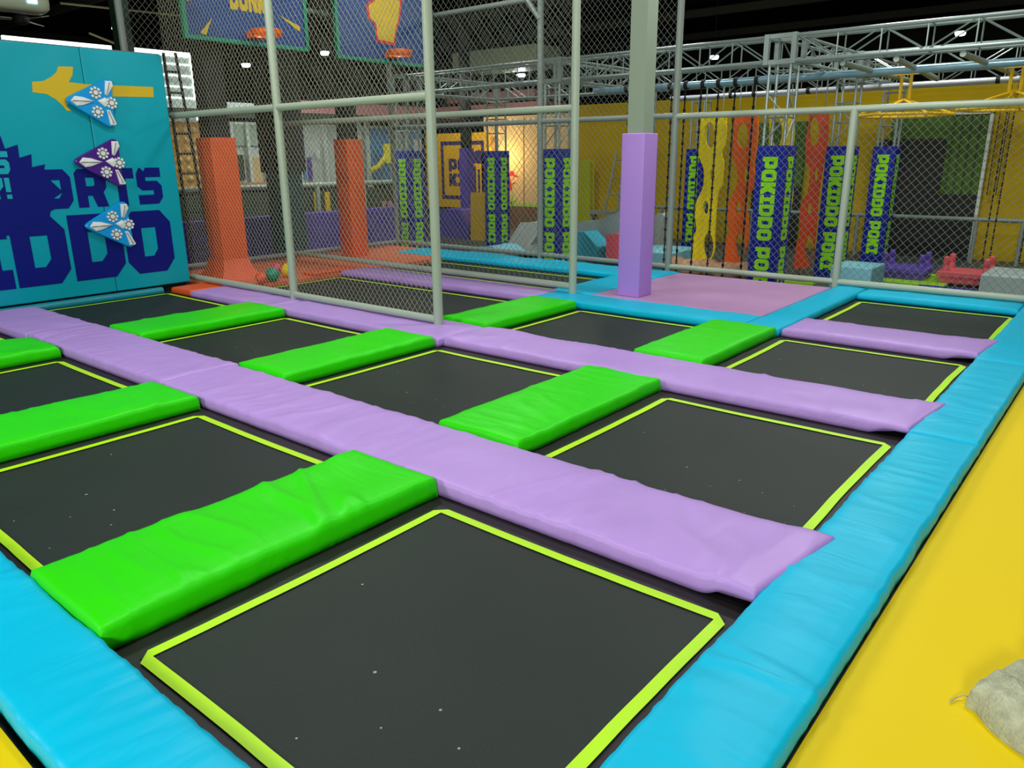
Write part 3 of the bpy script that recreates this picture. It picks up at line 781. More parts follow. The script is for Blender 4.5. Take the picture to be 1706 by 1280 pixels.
for (x0, yy0, x1, yy1, l) in ((1675,195,1637,435,'left chain of the pair hanging before the yellow wall at the right'), (1687,195,1650,427,'right chain of the pair hanging before the yellow wall at the right'), (1704,380,1699,440,'chain hanging at the right edge of the photo')):
    p, q = on(x0, yy0, 'y', 13.4), on(x1, yy1, 'y', 13.4); xm = q.x*.7 + p.x*.3
    t = thing('hanging_chain', l, 'chain', (xm, 13.4, q.z), 'black chains before the yellow wall'); mb = MB(); z = max(q.z, FL + .05)
    while z < zq:
        mb.tube([(xm, 13.4, z), (xm, 13.4, z + .075)], .014, 6); z += .10
    mb.tube([(xm, 13.4, q.z), (xm, 13.4, zq)], .005, 5)
    child(mb, 'links', ROPE, t, True)

# perforated wavy hanging panels
def wavy(label, material, left, right, holes, y=11.0, th=.05, k=3.88, ox=1080, oy=170, zlist=None):
    f = lambda p: on(ox + p[0]/k, oy + p[1]/k, 'y', y)
    def smooth(pts):
        out = []
        for i in range(len(pts)-1):
            p0, p1, p2, p3 = [Vector(pts[max(0, min(len(pts)-1, j))]) for j in (i-1, i, i+1, i+2)]
            for s in range(5):
                t_ = s/5; out.append(tuple(.5*((2*p1) + (p2-p0)*t_ + (2*p0-5*p1+4*p2-p3)*t_*t_ + (3*p1-p0-3*p2+p3)*t_**3)))
        out.append(tuple(pts[-1])); return out
    outl = smooth(left) + smooth(right)
    loops = [[(f(p).x, f(p).z) for p in outl]]
    for (cx, cy, rx, ry) in holes: loops.append([(f(p).x, f(p).z) for p in ell(cx, cy, rx, ry, 24)])
    zs = [z for _, z in loops[0]]; xs = [x for x, _ in loops[0]]
    t = thing('hanging_climber', label, 'hanging climber', ((min(xs)+max(xs))/2, y, min(zs)), 'wavy perforated panels')
    vs, fs = shape(loops, th, lambda u, v, w: Vector((u, y - th/2 + w, v))); child(MB().add(vs, fs), 'perforated_board', material, t)
    top = max(zs); tx = [x for x, z in loops[0] if z > top - .15]
    hp = MB()
    for xx in (min(tx) + .08, max(tx) - .08): hp.tube([(xx, y, top - .06), (xx, y, zp)], .009, 6)
    child(hp, 'hanging_chain', ALU, t)
    # tether to the floor
    bz = min(zs); bx = [x for x, z in loops[0] if z < bz + .1]; bx = sum(bx)/len(bx)
    child(MB().tube([(bx, y, bz + .03), (bx, y, FL)], .012, 6), 'tether', ROPE, t)
wavy('yellow wavy panel with oval holes hanging among the black ropes', PY,
     [(345,95),(335,200),(325,330),(345,385),(362,440),(362,520),(345,580),(320,630),(305,700),(310,780),(313,830),(290,890),(282,1020),(300,1035)],
     [(400,1035),(430,960),(432,860),(440,700),(450,600),(476,540),(482,470),(488,400),(475,330),(495,280),(505,200),(505,100)],
     [(402,215,32,85),(416,475,16,42),(375,682,17,44),(392,930,32,85)])
wavy('bright orange wavy panel with oval holes, right of the yellow one', PO,
     [(560,90),(555,200),(545,330),(565,400),(580,460),(575,540),(553,590),(525,640),(520,760),(523,840),(500,900),(492,1030),(515,1046)],
     [(590,1040),(625,970),(648,890),(652,800),(640,720),(635,650),(655,590),(685,550),(692,480),(684,400),(700,310),(710,200),(712,92)],
     [(612,218,37,82),(632,475,14,46),(585,685,17,42),(598,925,30,80)])
wavy('dark orange red wavy panel with oval holes, right of the nearest lettered column', PR,
     [(1045,80),(1035,150),(1020,250),(1018,370),(1042,420),(1045,500),(1030,590),(995,640),(980,760),(985,860),(962,910),(945,1050),(955,1080)],
     [(1035,1072),(1060,1010),(1085,830),(1100,640),(1130,420),(1160,250),(1170,80)],
     [(1074,190,32,95),(1086,470,12,45),(1043,690,13,40),(1043,950,28,85)], y=11.05)
wavy('narrow yellow orange panel seen behind the top of the nearest lettered column', PY,
     [(785,40),(785,200),(775,420),(790,600),(780,800)], [(900,800),(935,600),(925,420),(945,200),(945,40)], [(830,190,38,100),(850,520,30,60)], y=11.6)

# yellow hexagon swing frames under the front truss
def hexframe(label, hub_px, y, r=.95, rot=0.2):
    h = on(*hub_px, 'y', y); zt_ = 2.98
    t = thing('hexagon_swing_frame', label, 'swing frame', (h.x, y, h.z), 'yellow hexagon swing frames')
    c = Vector((h.x, y, h.z)); ring = c + Vector((0, 0, -.24))
    mb = MB()
    for s in (-.07, .07): mb.tube([c + Vector((s, 0, 0)), Vector((c.x + s, y, zt_))], .026, 8)
    mb.box(c.x - .3, c.x + .3, y - .04, y + .04, zt_ - .02, zt_ + .04)
    child(mb, 'hanger_post', TUBEY, t, True)
    pts = [ring + Vector((r*math.cos(rot + PI*i/3), r*math.sin(rot + PI*i/3), 0)) for i in range(7)]
    rg = MB()
    for i in range(6): rg.tube([pts[i], pts[i+1]], .024, 8)
    child(rg, 'ring_tube', TUBEY, t, True)
    for i in range(6):
        child(MB().tube([c, pts[i]], .02, 8), 'spoke', TUBEY, t, True)
    ar = MB()
    for s in (-.35, .35): ar.tube([(c.x + s, 9.3, 3.0), (c.x + s*.6 + .1, y + .6, 2.92)], .04, 10)
    child(ar, 'support_arm', ALU, t, True)
hexframe('yellow hexagon swing frame under the front truss, left of the photo edge one', (1506, 166), 11.4, r=.74)
hexframe('yellow hexagon swing frame at the right edge of the photo', (1690, 152), 11.4, r=.74, rot=.5)

# ---------------------------------------------------------------- course: walls behind
YW = 16.5
def Yp(px, py, y=YW): p = on(px, py, 'y', y); return p.x, p.z
xl = Yp(962, 300)[0]
struct(MB().box(xl, 8, YW, YW + .15, FL, 3.15).build('wall_yellow_partition', WALLY))
x2 = Yp(843, 300)[0]
cw_ = thing('painted_wall', 'cream wall with a painted red flower and a brown lower half', 'wall panel', (x2, YW, FL))
zc_ = Yp(890, 345)[1]
child(MB().box(x2 - .9, xl - .01, YW, YW + .15, zc_, 2.95), 'cream_panel', CREAM, cw_)
child(MB().box(x2 - .9, xl - .01, YW - .01, YW + .15, FL, zc_ - .005), 'brown_panel', mat('brown_panel', (.16, .07, .03), .7), cw_)
fm = lambda u, v, w: Vector((u, YW - .004 - w, v))
fx, fz = Yp(853, 302); loops = []
for k in range(5):
    an = PI/2 + 2*PI*k/5; loops.append(ell(fx + .17*math.cos(an), fz + .19*math.sin(an), .115, .13, 14))
vs, fs = shape(loops, .002, fm); child(MB().add(vs, fs), 'flower_petals', REDF, cw_)
gr = MB(); st = [rect(fx - .02, fx + .02, zc_, fz - .3), [(fx, fz-.62), (fx+.22, fz-.5), (fx+.12, fz-.66)], [(fx, fz-.62), (fx-.22, fz-.5), (fx-.12, fz-.66)]]
i = x2 - .8
while i < xl - .1:
    st.append([(i, zc_), (i + .12, zc_), (i + .05, zc_ + .12 + .1*random.random())]); i += .13
vs, fs = shape(st, .002, fm); child(MB().add(vs, fs), 'painted_grass', LIMEF, cw_)
x3 = Yp(905, 300)[0]
child(MB().box(Yp(873,300)[0]-.01, Yp(873,300)[0]+.01, YW-.012, YW, zc_, 2.9), 'panel_seam', mat('seam_brown', (.2,.1,.03),.7), cw_)
# yellow emblem wall
ex0, ex1 = Yp(722, 300)[0], Yp(826, 300)[0]; ez0, ez1 = Yp(775, 345)[1], Yp(775, 222)[1]
em = thing('emblem_wall', 'yellow wall panel with a dark square emblem and blocky lettering', 'wall panel', (ex0, YW - .3, ez0))
child(MB().box(ex0, ex1, YW - .3, YW - .2, ez0, ez1), 'panel', mat('emblem_yellow', (.72, .40, .0), .5), em)
ey = YW - .3; em_ = lambda u, v, w: Vector((u, ey - .004 - w, v))
Ex = lambda px, py: (on(px, py, 'y', ey).x, on(px, py, 'y', ey).z)
sx0, sz1 = Ex(734, 236); sx1, sz0 = Ex(808, 334); b_ = .12
vs, fs = shape([rect(sx0, sx1, sz0, sz1), rect(sx0+b_, sx1-b_, sz0+b_, sz1-b_)], .002, em_)
MBP = mat('print_dark_purple', (.03, .015, .12), .5)
child(MB().add(vs, fs), 'emblem_outline', MBP, em)
lx, lz = Ex(749, 310); hz = Ex(749, 288)[1] - lz
lp = text_loops('KI', lx, lz, hz*.95, .36, .04) + text_loops('PO', lx, lz + hz*1.1, hz*.95, .36, .04)
cx_, cz_ = Ex(784, 322)
for k in range(5): lp.append(rect(cx_ + k*.17, cx_ + k*.17 + .09, cz_, cz_ + .75 + .1*(k % 2)))
lp.append([(cx_ - .05, cz_ + .95), (cx_ + .85, cz_ + .9), (cx_ + .85, cz_ + 1.1), (cx_ + .4, cz_ + 1.35), (cx_ - .05, cz_ + 1.2)])
vs, fs = shape(lp, .002, em_); child(MB().add(vs, fs), 'lettering', MBP, em)

# turf and black netting panel on the yellow wall
tx0, tz1 = Yp(1488, 195, YW - .1); tx1, _ = Yp(1650, 197, YW - .1); y_ = YW - .1
tf = thing('turf_wall_panel', 'tall green turf panel with black netting on the yellow wall', 'wall panel', ((tx0+tx1)/2, y_, FL))
child(MB().box(tx0, tx1, y_ - .02, y_ + .08, FL, tz1), 'turf_sheet', TURF, tf)
fr = MB(); fr.box(tx1, tx1 + .06, y_ - .06, y_ + .06, FL, tz1 + .05); fr.box(tx0, tx1 + .06, y_ - .06, y_ + .06, tz1, tz1 + .05)
child(fr, 'frame', PALE, tf)
a_ = on(1503, 232, 'y', y_ - .06); b__ = on(1578, 232, 'y', y_ - .06); c__ = on(1640, 325, 'y', y_ - .06)
bk = MB(); bk.box(a_.x - .5, b__.x, y_ - .08, y_ - .03, FL, a_.z); bk.box(b__.x, tx1, y_ - .08, y_ - .03, FL, c__.z)
child(bk, 'black_netting', BLACK, tf)
fl_ = MB()
for k in range(7): fl_.box(b__.x + .08 + k*.16, b__.x + .10 + k*.16, y_ - .05, y_ - .02, c__.z, tz1)
child(fl_, 'turf_fold', DKGRN, tf)
# second green/black panel behind the nearest lettered column and the red panel
tx0, tz1 = Yp(1263, 205, YW - .1); tx1, _ = Yp(1345, 205, YW - .1)
t2 = thing('turf_wall_panel', 'green turf panel behind the red wavy panel', 'wall panel', ((tx0+tx1)/2, y_, FL))
child(MB().box(tx0, tx1, y_ - .02, y_ + .08, FL, tz1), 'turf_sheet', TURF, t2)
child(MB().box(tx0, tx1, y_ - .06, y_ - .03, FL, Yp(1300, 310)[1]), 'black_netting', BLACK, t2)
# far guard rail
gz = on(1560, 363, 'y', 15.8).z
gr_ = thing('guard_rail', 'grey green guard rail along the foot of the yellow wall', 'railing', (-2, 15.8, FL))
child(MB().tube([(Yp(1080, 355, 15.8)[0], 15.8, gz), (3.5, 15.8, gz)], .045, 10), 'handrail', PIPED, gr_, True)
for px in (1100, 1250, 1425, 1622, 1700):
    x = on(px, 400, 'y', 15.8).x; child(MB().tube([(x, 15.8, FL), (x, 15.8, gz)], .04, 10), 'post', PIPED, gr_, True)

# ---------------------------------------------------------------- course: foam pieces
def prism(name, label, cat, pts, y0, y1, material, group=None, k=None):
    "solid with the given px outline on plane y0, running back to y1"
    lp = [(on(px, py, 'y', y0).x, on(px, py, 'y', y0).z) for px, py in pts]
    zs = min(z for _, z in lp); xm = sum(x for x, _ in lp)/len(lp)
    n = len(lp); vv = [Vector((x, y0, z)) for x, z in lp] + [Vector((x, y1, z)) for x, z in lp]
    ff = [tuple(range(n)), tuple(reversed(range(n, 2*n)))] + [(i, (i+1) % n, n+(i+1) % n, n+i) for i in range(n)]
    mb = MB().add(vv, ff); o = mb.build(name, material, loc=(xm, y0, zs))
    bv = o.modifiers.new('soft_edge', 'BEVEL'); bv.width = .02; bv.segments = 2
    return tag(o, label, cat, group)
def fbox(name, label, cat, x0, x1, y0, y1, z0, z1, material, group=None, bev=.03):
    return tag(MB().box(x0, x1, y0, y1, z0, z1, bev).build(name, material, smooth=False, loc=((x0+x1)/2, (y0+y1)/2, z0)), label, cat, group)
fbox('foam_block', 'light blue foam block behind the rear fence, right of the lettered column', 'foam block', -1.45, -.78, 10.9, 12.6 - .9, FL, -.05, LBLUE)
fbox('foam_block', 'grey foam block behind the rear fence at the right edge of the photo', 'foam block', .72, 2.4, 11.3, 12.4, FL, -.06, GREYF)
fbox('foam_mat', 'lime green mat under the purple stepping table', 'mat', -1.0, .1, 12.0, 13.4, FL, FL + .05, LIMEF, bev=.01)
fbox('foam_mat', 'dark blue mat strip before the pink stepping table', 'mat', -.25, .75, 11.3, 11.9, FL, FL + .06, BLUEPAD, bev=.01)
fbox('foam_mat', 'lime green mat behind the nearest lettered column', 'mat', -2.6, -1.75, 11.0, 11.7, FL, FL + .05, LIMEF, bev=.01)
fbox('foam_mat', 'pale blue white mat beside the lettered column at the thin fence post', 'mat', -1.75, -.9, 9.3, 10.6, FL, FL + .06, GREYL, bev=.01)
fbox('foam_mat', 'brown mat under the pink stepping table', 'mat', .0, 1.6, 12.6, 14.4, FL, FL + .04, BROWNF, bev=.01)
fbox('foam_mat', 'pale mat under the ropes behind the rear fence', 'mat', -5.2, -2.6, 9.3, 10.2, FL, FL + .06, GREYL, bev=.01)
fbox('foam_mat', 'light cyan wedge mat left of the yellow hanging panel', 'foam block', -5.7, -4.7, 11.3, 12.6, FL, -.12, LBLUE)
def stool(label, px, py, y, w, d, material, zt=-.2, h=.24):
    c = on(px, py, 'y', y); x = c.x
    t = thing('stepping_table', label, 'stepping table', (x, y, zt), 'stepping tables')
    child(MB().box(x-w/2, x+w/2, y-d/2, y+d/2, zt - .10, zt, .02), 'plate', material, t)
    child(MB().box(x-w/2+.05, x+w/2-.05, y-d/2+.05, y+d/2-.05, FL + .055, zt - .10), 'base', material, t)
    for sx in (-1, 1):
        for sy in (-1, 1):
            child(MB().lathe((x + sx*w*.36, y + sy*d*.36, zt - .01), [(.055,0),(.055,h*.35),(.042,h*.45),(.055,h*.6),(.05,h),(.03,h+.02)], 12), 'peg', material, t, True)
stool('purple stepping table with four upright pegs', 1508, 450, 12.7, .85, .7, PURF)
stool('pink stepping table with four upright pegs', 1612, 455, 12.7, .85, .7, PINKF)
for i, (px, y) in enumerate(((1125, 10.9), (1150, 10.7), (1180, 10.9), (1210, 10.7), (1240, 10.9))):
    x = on(px, 445, 'y', y).x
    mb = MB().ball((0, 0, .17), .26, 16, (1.1, .9, .65)); o = mb.build('floor_cushion', BROWNF, smooth=True); o.location = (x, y, FL)
    tag(o, 'brown orange cushion on the floor under the hanging ropes', 'cushion', 'brown cushions under the ropes')

prism('foam_ramp', 'pale grey foam ramp in front of the flower painting', 'ramp', [(835,424),(868,372),(896,372),(893,392),(882,408),(884,424)], 11.0, 12.0, GREYL)
prism('foam_ramp', 'large grey ramp with a pale top edge, left of the lilac pillar', 'ramp', [(945,374),(1000,368),(1036,352),(1040,434),(985,434)], 11.3, 12.0, GREYF)
prism('foam_block', 'cyan foam block with a sloping side, right of the second net post', 'foam block', [(944,390),(972,388),(994,412),(992,434),(944,434)], 10.6, 11.1, CYANF)
prism('foam_block', 'red foam block touching the lilac pillar from the left', 'foam block', [(1011,392),(1040,392),(1040,436),(1011,436)], 10.6, 11.0, PINKF)
prism('foam_block', 'slanted white foam board right of the lilac pillar', 'foam block', [(1086,440),(1090,360),(1098,356),(1104,360),(1090,440)], 13.0, 13.3, GREYL)
prism('foam_block', 'tall yellow box left of the lettered column with the flower', 'foam block', [(785,422),(785,322),(806,322),(806,422)], 13.2, 13.9, mat('box_yellow', (.72,.42,.0), .5))
prism('foam_block', 'purple foam bench in front of the yellow emblem wall', 'foam block', [(722,420),(722,350),(765,350),(780,375),(780,420)], 13.4, 14.1, PURF)
prism('foam_mat', 'pale blue mat at the foot of the lettered column by the flower', 'mat', [(775,424),(800,412),(820,412),(835,424)], 9.8, 10.6, LBLUE)
prism('foam_board', 'yellow green upright foam panel against the yellow wall', 'foam block', [(963,420),(963,268),(982,268),(982,420)], 15.9, 16.1, mat('panel_yellow_green', (.40,.42,.0), .5))
# grey folding ladder
ld = thing('ladder', 'grey folding ladder leaning before the yellow wall, left of the lilac pillar', 'ladder', (on(1018,360,'y',14.6).x, 14.6, FL))
A = [on(1028,252,'y',14.6), on(1003,372,'y',14.6), on(1042,252,'y',14.9), on(1026,372,'y',14.9)]
def ext(p, q): d = (q - p) / (q.z - p.z); return q + d * (FL - q.z)
for p, q in ((A[0], A[1]), (A[2], A[3])): child(MB().tube([p, ext(p, q)], .03, 6), 'side_rail', PIPED, ld)
for s in (.12, .36, .6, .84, 1.05, 1.3, 1.55): child(MB().tube([A[0] + (A[1]-A[0])*s, A[2] + (A[3]-A[2])*s], .02, 6), 'rung', PIPED, ld)
br = thing('steel_bench', 'grey green steel bench frame at the foot of the ladder', 'bench', (on(1005,360,'y',15.2).x, 15.2, FL))
p, q = on(985, 350, 'y', 15.2), on(1060, 350, 'y', 15.2)
child(MB().box(p.x, q.x, 15.1, 15.4, p.z - .1, p.z), 'top_bar', PIPED, br)
for xx in (p.x + .04, (p.x+q.x)/2, q.x - .04): child(MB().box(xx-.03, xx+.03, 15.15, 15.35, FL, p.z - .1), 'leg', PIPED, br)

# ---------------------------------------------------------------- play structure at the left
XP = -11.3
XF = -13.6
def Xp(px, py, x=XF): p = on(px, py, 'x', x); return p.y, p.z
y0p, y1p = 3.0, on(668, 380, 'x', XP).y
zt_ = on(560, 352, 'x', XP).z
ps = MB().box(XP - .25, XP, y0p, y1p, FL, zt_, .02)
tag(ps.build('padded_barrier', PURF, loc=(XP-.12, (y0p+y1p)/2, FL)), 'long low purple padded barrier behind the side net', 'barrier')
gx = XP - .35; gz = on(600, 305, 'x', gx).z
gl = thing('guard_rail', 'white guard rail above the purple padded barrier', 'railing', (gx, 7, zt_))
child(MB().tube([(gx, y0p, gz), (gx, y1p + .8, gz)], .055, 10), 'handrail', PIPE, gl, True)
for px in (455, 530, 607, 665): 
    y = on(px, 330, 'x', gx).y; child(MB().tube([(gx, y, FL), (gx, y, gz)], .05, 10), 'post', PIPE, gl, True)
ng = MB().box(XF + .2, XF + .25, 3.0, 13.0, FL, on(600, 312, 'x', XF).z)
tag(ng.build('dark_netting', DKGRN, loc=(XF+.2, 8, FL)), 'dark green netting sheet under the white guard rail', 'netting')
cab = thing('play_facade', 'pale grey framed play structure behind the orange pillars', 'play structure', (XF - .3, 8, FL))
fz0 = on(500, 312, 'x', XF).z; fz1 = on(500, 205, 'x', XF).z
child(MB().box(XF - .4, XF - .3, 3.0, 13.2, fz0, fz1), 'back_panel', PALE, cab)
def fpan(name, a, b, c, d, material, dx=0, th=.04):
    "panel from px x a..b and px y c..d"
    ya, yb = Xp(a, (c+d)/2)[0], Xp(b, (c+d)/2)[0]; za, zb_ = Xp((a+b)/2, d)[1], Xp((a+b)/2, c)[1]
    child(MB().box(XF - .28 + dx, XF - .28 + dx + th, ya, yb, za, zb_), name, material, cab)
for a in (394, 420, 447, 505, 548, 605, 618, 668, 683): fpan('frame_post', a, a+5, 203, 312, mat('post_pale', (.62,.70,.64), .4), .08, .06)
fpan('grey_window', 405, 417, 258, 300, DKGRN); fpan('cream_panel', 425, 446, 262, 304, CREAM); fpan('grey_green_panel', 397, 444, 207, 243, mat('pgg', (.33,.42,.33),.6))
fpan('blue_edge', 508, 514, 212, 300, SKYB, .1); fpan('dark_gap', 524, 530, 262, 300, PURF); fpan('white_lamp', 533, 539, 250, 264, WHITEP, .1)
fpan('blue_panel', 622, 658, 214, 302, SKYB, .02); fpan('blue_panel', 684, 712, 214, 262, SKYB, .02); fpan('white_patch', 696, 708, 232, 258, WHITEP, .1)
fpan('brown_band', 392, 470, 304, 314, BROWNF, .12)
for px in (528, 546):
    y = on(px, 340, 'x', XF + .4).y; z0 = on(px, 360, 'x', XF + .4).z; z1 = on(px, 320, 'x', XF + .4).z
    child(MB().tube([(XF + .4, y, z0), (XF + .4, y, z1)], .07, 12), 'yellow_roller', TUBEY, cab, True)
for px in (640, 650):
    y = on(px, 340, 'x', XF + .4).y; child(MB().tube([(XF + .4, y, on(px,358,'x',XF+.4).z), (XF + .4, y, on(px,335,'x',XF+.4).z)], .06, 12), 'pink_roller', PINKB, cab, True)
# fascia
f0, f1 = on(355, 195, 'x', XF + .3), on(700, 200, 'x', XF + .3)
fa = thing('canopy_fascia', 'pink and dark beam running along the top of the pale play structure', 'beam', (XF + .3, 9, f1.z))
child(MB().box(XF + .2, XF + .3, 3.2, 14.5, f1.z - .1, f1.z + .06), 'dark_beam', DKGRN, fa)
child(MB().box(XF + .15, XF + .25, on(430, 190, 'x', XF+.2).y, 14.5, f1.z + .06, f1.z + .34), 'pink_band', PINKB, fa)
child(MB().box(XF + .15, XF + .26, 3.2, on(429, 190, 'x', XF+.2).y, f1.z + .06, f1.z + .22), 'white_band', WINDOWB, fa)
# spiral slide
sl = thing('tube_slide', 'yellow tube slide in front of the blue panel of the play structure', 'slide', (*on(640, 300, 'x', XF + .2)[:2], 1.2))
pts = [on(*p, 'x', XF + .25) for p in ((648,242),(646,256),(638,268),(630,278),(618,284))]
mbs = MB(); mbs.tube(pts, .07, 12); child(mbs, 'slide_tube', SLIDE, sl, True)
pz_, pw = on(646, 240, 'x', XF + .25), on(647, 272, 'x', XF + .25)
child(MB().tube([pz_, pw], .13, 14), 'slide_shaft', SLIDE, sl, True)
# orange bubble panel + lattice mast + windows
bp0 = on(283, 262, 'x', XF); bp1 = on(350, 262, 'x', XF); bt = on(320, 203, 'x', XF).z; bb = on(320, 322, 'x', XF).z
bu = thing('bubble_wall_panel', 'orange brown bubble panel beside the first orange pillar', 'wall panel', (XF, (bp0.y+bp1.y)/2, bb))
child(MB().box(XF - .1, XF, bp0.y - .8, bp1.y, bb, bt), 'panel', ORBALL, bu)
dots = MB(); y = bp0.y - .6
while y < bp1.y - .05:
    z = bb + .1
    while z < bt - .05:
        dots.ball((XF, y, z), .075, 8, (.5, 1, 1)); z += .2
    y += .2
child(dots, 'bubbles', mat('bubble_pale', (.66, .42, .14), .4), bu, True)
mt = thing('lattice_mast', 'tall black lattice ladder mast right of the teal wall', 'ladder', (-10.6, 4.3, FL))
Lr = lambda px, py: on(px, py, 'x', -10.9)
r1 = [Lr(272, 88), Lr(296, 255)]; r2 = [Lr(292, 88), Lr(322, 255)]
for a_, b_2 in (r1, r2):
    d = (b_2 - a_)/(b_2.z - a_.z); child(MB().tube([a_, a_ + d*(FL - a_.z)], .028, 6), 'side_rail', BLACK, mt)
rz = on(290,120,'x',-10.9).z
d1 = (r1[1]-r1[0])/(r1[1].z-r1[0].z); d2 = (r2[1]-r2[0])/(r2[1].z-r2[0].z)
z = rz
while z > 0: child(MB().tube([r1[0] + d1*(z - r1[0].z), r2[0] + d2*(z - r2[0].z)], .02, 6), 'rung', BLACK, mt); z -= .34
# bright windows far behind
XWn = -20.0
wy0, wy1 = on(262, 140, 'x', XWn).y, on(327, 140, 'x', XWn).y; wz1, wz0 = on(300, 89, 'x', XWn).z, on(310, 200, 'x', XWn).z
wn = thing('window_1', None, None, (XWn, (wy0+wy1)/2, wz0)); wn['kind'] = 'structure'
child(MB().box(XWn - .05, XWn, wy0 - 1.0, wy1, wz0, wz1), 'pane', WINDOWB, wn)
fr = MB(); fr.box(XWn - .05, XWn + .06, wy1 - .12, wy1 + .04, wz0, wz1); fr.box(XWn - .05, XWn + .06, wy0 - 1, wy1, wz1 - .1, wz1 + .03)
for k in range(1, 6): fr.box(XWn, XWn + .05, wy0 - 1, wy1, wz0 + (wz1-wz0)*k/6 - .02, wz0 + (wz1-wz0)*k/6 + .02)
child(fr, 'window_frame', WINDOWM, wn)
ta, tb_ = on(5, 66, 'x', XWn - .2), on(250, 98, 'x', XWn - .2)
zt1 = on(255, 83, 'x', XWn - .2).z; zt0 = zt1 - 1.2
w2 = thing('window_2', None, None, (XWn, 0, zt0)); w2['kind'] = 'structure'
child(MB().box(XWn - .3, XWn - .2, ta.y, wy0 - 1.05, zt0, zt1), 'pane', WINDOWM, w2)

# ---------------------------------------------------------------- overhead things
for i, (px, py, l) in enumerate(((410,108,'small ceiling lamp glowing through the nearest net, left one'), (541,88,'ceiling lamp glowing between the two basketball boards'), (868,125,'ceiling lamp glowing below the grey duct'),
                   (1190,95,'ceiling lamp glowing behind the truss right of the lilac pillar'), (1600,55,'ceiling lamp glowing behind the truss at the upper right'), (195,48,'ceiling lamp glowing above the teal wall'))):
    z = 4.7; c = on(px, py, 'z', z); s = (c - Vector((CX, CY, CZ))).length; r = .0052 * s
    t = thing('ceiling_lamp', l, 'ceiling lamp', (c.x, c.y, z), 'hanging ceiling lamps')
    child(MB().lathe((c.x, c.y, z), [(r*.8, -.06), (r, 0), (r*.9, .03)], 16), 'lamp_disc', LAMP, t, True)
    child(MB().lathe((c.x, c.y, z + .035), [(r*1.05, 0), (r*.5, .2), (.03, .25)], 16), 'lamp_housing', BLACK, t, True)
    child(MB().tube([(c.x, c.y, z + .2), (c.x, c.y, 6.8)], .012, 6), 'drop_cord', BLACK, t)
    pl = bpy.data.lights.new('lamp_light', 'POINT'); pl.energy = 22; pl.shadow_soft_size = .12
    po_ = bpy.data.objects.new('lamp_light', pl); COL.objects.link(po_); po_.location = (c.x, c.y, z - .25)
# air conditioner, fan
ac = thing('air_conditioner', 'pale air conditioner unit with a lit display, top left corner', 'air conditioner', (-9.7, .2, 3.75))
cA = on(85, 0, 'x', -9.6); zb_ = on(60, 20, 'x', -9.6).z
child(MB().box(-10.0, -9.6, cA.y - 2.2, cA.y, zb_, zb_ + .45, .12), 'housing', ACW, ac, True)
dd = on(54, 3, 'x', -9.59)
child(MB().box(-9.6, -9.585, dd.y - .06, dd.y + .06, dd.z - .02, dd.z + .03), 'display', mat('display_cyan', (.2,.6,1), .3, emit=((.2,.7,1), 4)), ac)
hb = MB(); hb.tube([(-9.8, cA.y - .6, zb_ + .4), (-9.8, cA.y - .6, 6.8)], .03, 8)
child(hb, 'hanger', BLACK, ac)
fc = on(36, 33, 'x', -13.0)
fn = thing('ceiling_fan', 'grey ceiling fan below the air conditioner', 'ceiling fan', (fc.x, fc.y, fc.z))
child(MB().lathe(tuple(fc), [(.05,-.08),(.12,-.05),(.12,.05),(.04,.1)], 14), 'hub', BLACK, fn, True)
child(MB().tube([tuple(fc), (fc.x, fc.y, 6.8)], .02, 8), 'rod', BLACK, fn)
for k in range(3):
    an = .25 + k*2*PI/3; d = Vector((math.cos(an), math.sin(an), 0)); n_ = Vector((-d.y, d.x, .25)).normalized()
    p0 = fc + d*.14; p1 = fc + d*.62
    vv = []
    for z in (0, .012):
        for p, w_ in ((p0, .04), (p1, .075)): vv += [p + n_*w_ + Vector((0,0,z)), p - n_*w_ + Vector((0,0,z))]
    child(MB().add(vv, [(0,1,3,2),(4,6,7,5),(0,2,6,4),(1,5,7,3),(2,3,7,6),(0,4,5,1)]), 'blade', DUCT, fn)
# duct
Dk = lambda px, py: on(px, py, 'y', 20.0)
p, q = Dk(752, 88), Dk(893, 108); r_ = Dk(800, 80)
du = thing('air_duct', 'grey green sheet metal duct hanging behind the second net', 'duct', ((p.x+q.x)/2, 20.0, q.z))
child(MB().box(p.x, q.x, 20.0, 21.5, q.z, Dk(820, 80).z, .08), 'duct_body', DUCT, du)
child(MB().box(p.x + 1, q.x - 1.2, 19.95, 20.0, q.z - .02, q.z + .05), 'orange_strip', mat('duct_strip', (.5,.2,.05), .5), du)
ha = MB()
for xx in (p.x + .5, q.x - .5): ha.tube([(xx, 20.7, q.z + .4), (xx, 20.7, 6.8)], .03, 6)
child(ha, 'hanger', BLACK, du)
# pink canopies over the far play area
for (a, b, c, d, y, l) in ((733, 900, 168, 186, 18.5, 'lower pink canopy band behind the second net'), (745, 890, 148, 163, 19.5, 'upper pink patterned canopy band behind the second net')):
    p, q = on(a, d, 'y', y), on(b, c, 'y', y)
    tag(MB().box(p.x, q.x, y, y + 1.5, min(p.z, on(b, d, 'y', y).z), q.z).build('canopy', PINKB, loc=((p.x+q.x)/2, y, p.z)), l, 'canopy')
# roof purlins
for i, y in enumerate((4, 9, 14, 19, 24, 29)):
    struct(MB().box(-33, 9, y, y + .12, 6.35, 6.6).build('trim_%d' % (i+1), OLIVE))
for i, (a, b) in enumerate((((100,5),(300,26)), ((148,55),(200,76)))):
    p, q = on(*a, 'x', -18), on(*b, 'x', -18)
    t = thing('roof_brace', ['thin brace rod crossing the dark roof at the upper left', 'short slanted roof rod above the teal wall'][i], 'roof brace', tuple((p+q)/2))
    child(MB().tube([p, q], .025, 6), 'rod', mat('brace_olive', (.14,.12,.05), .6), t)

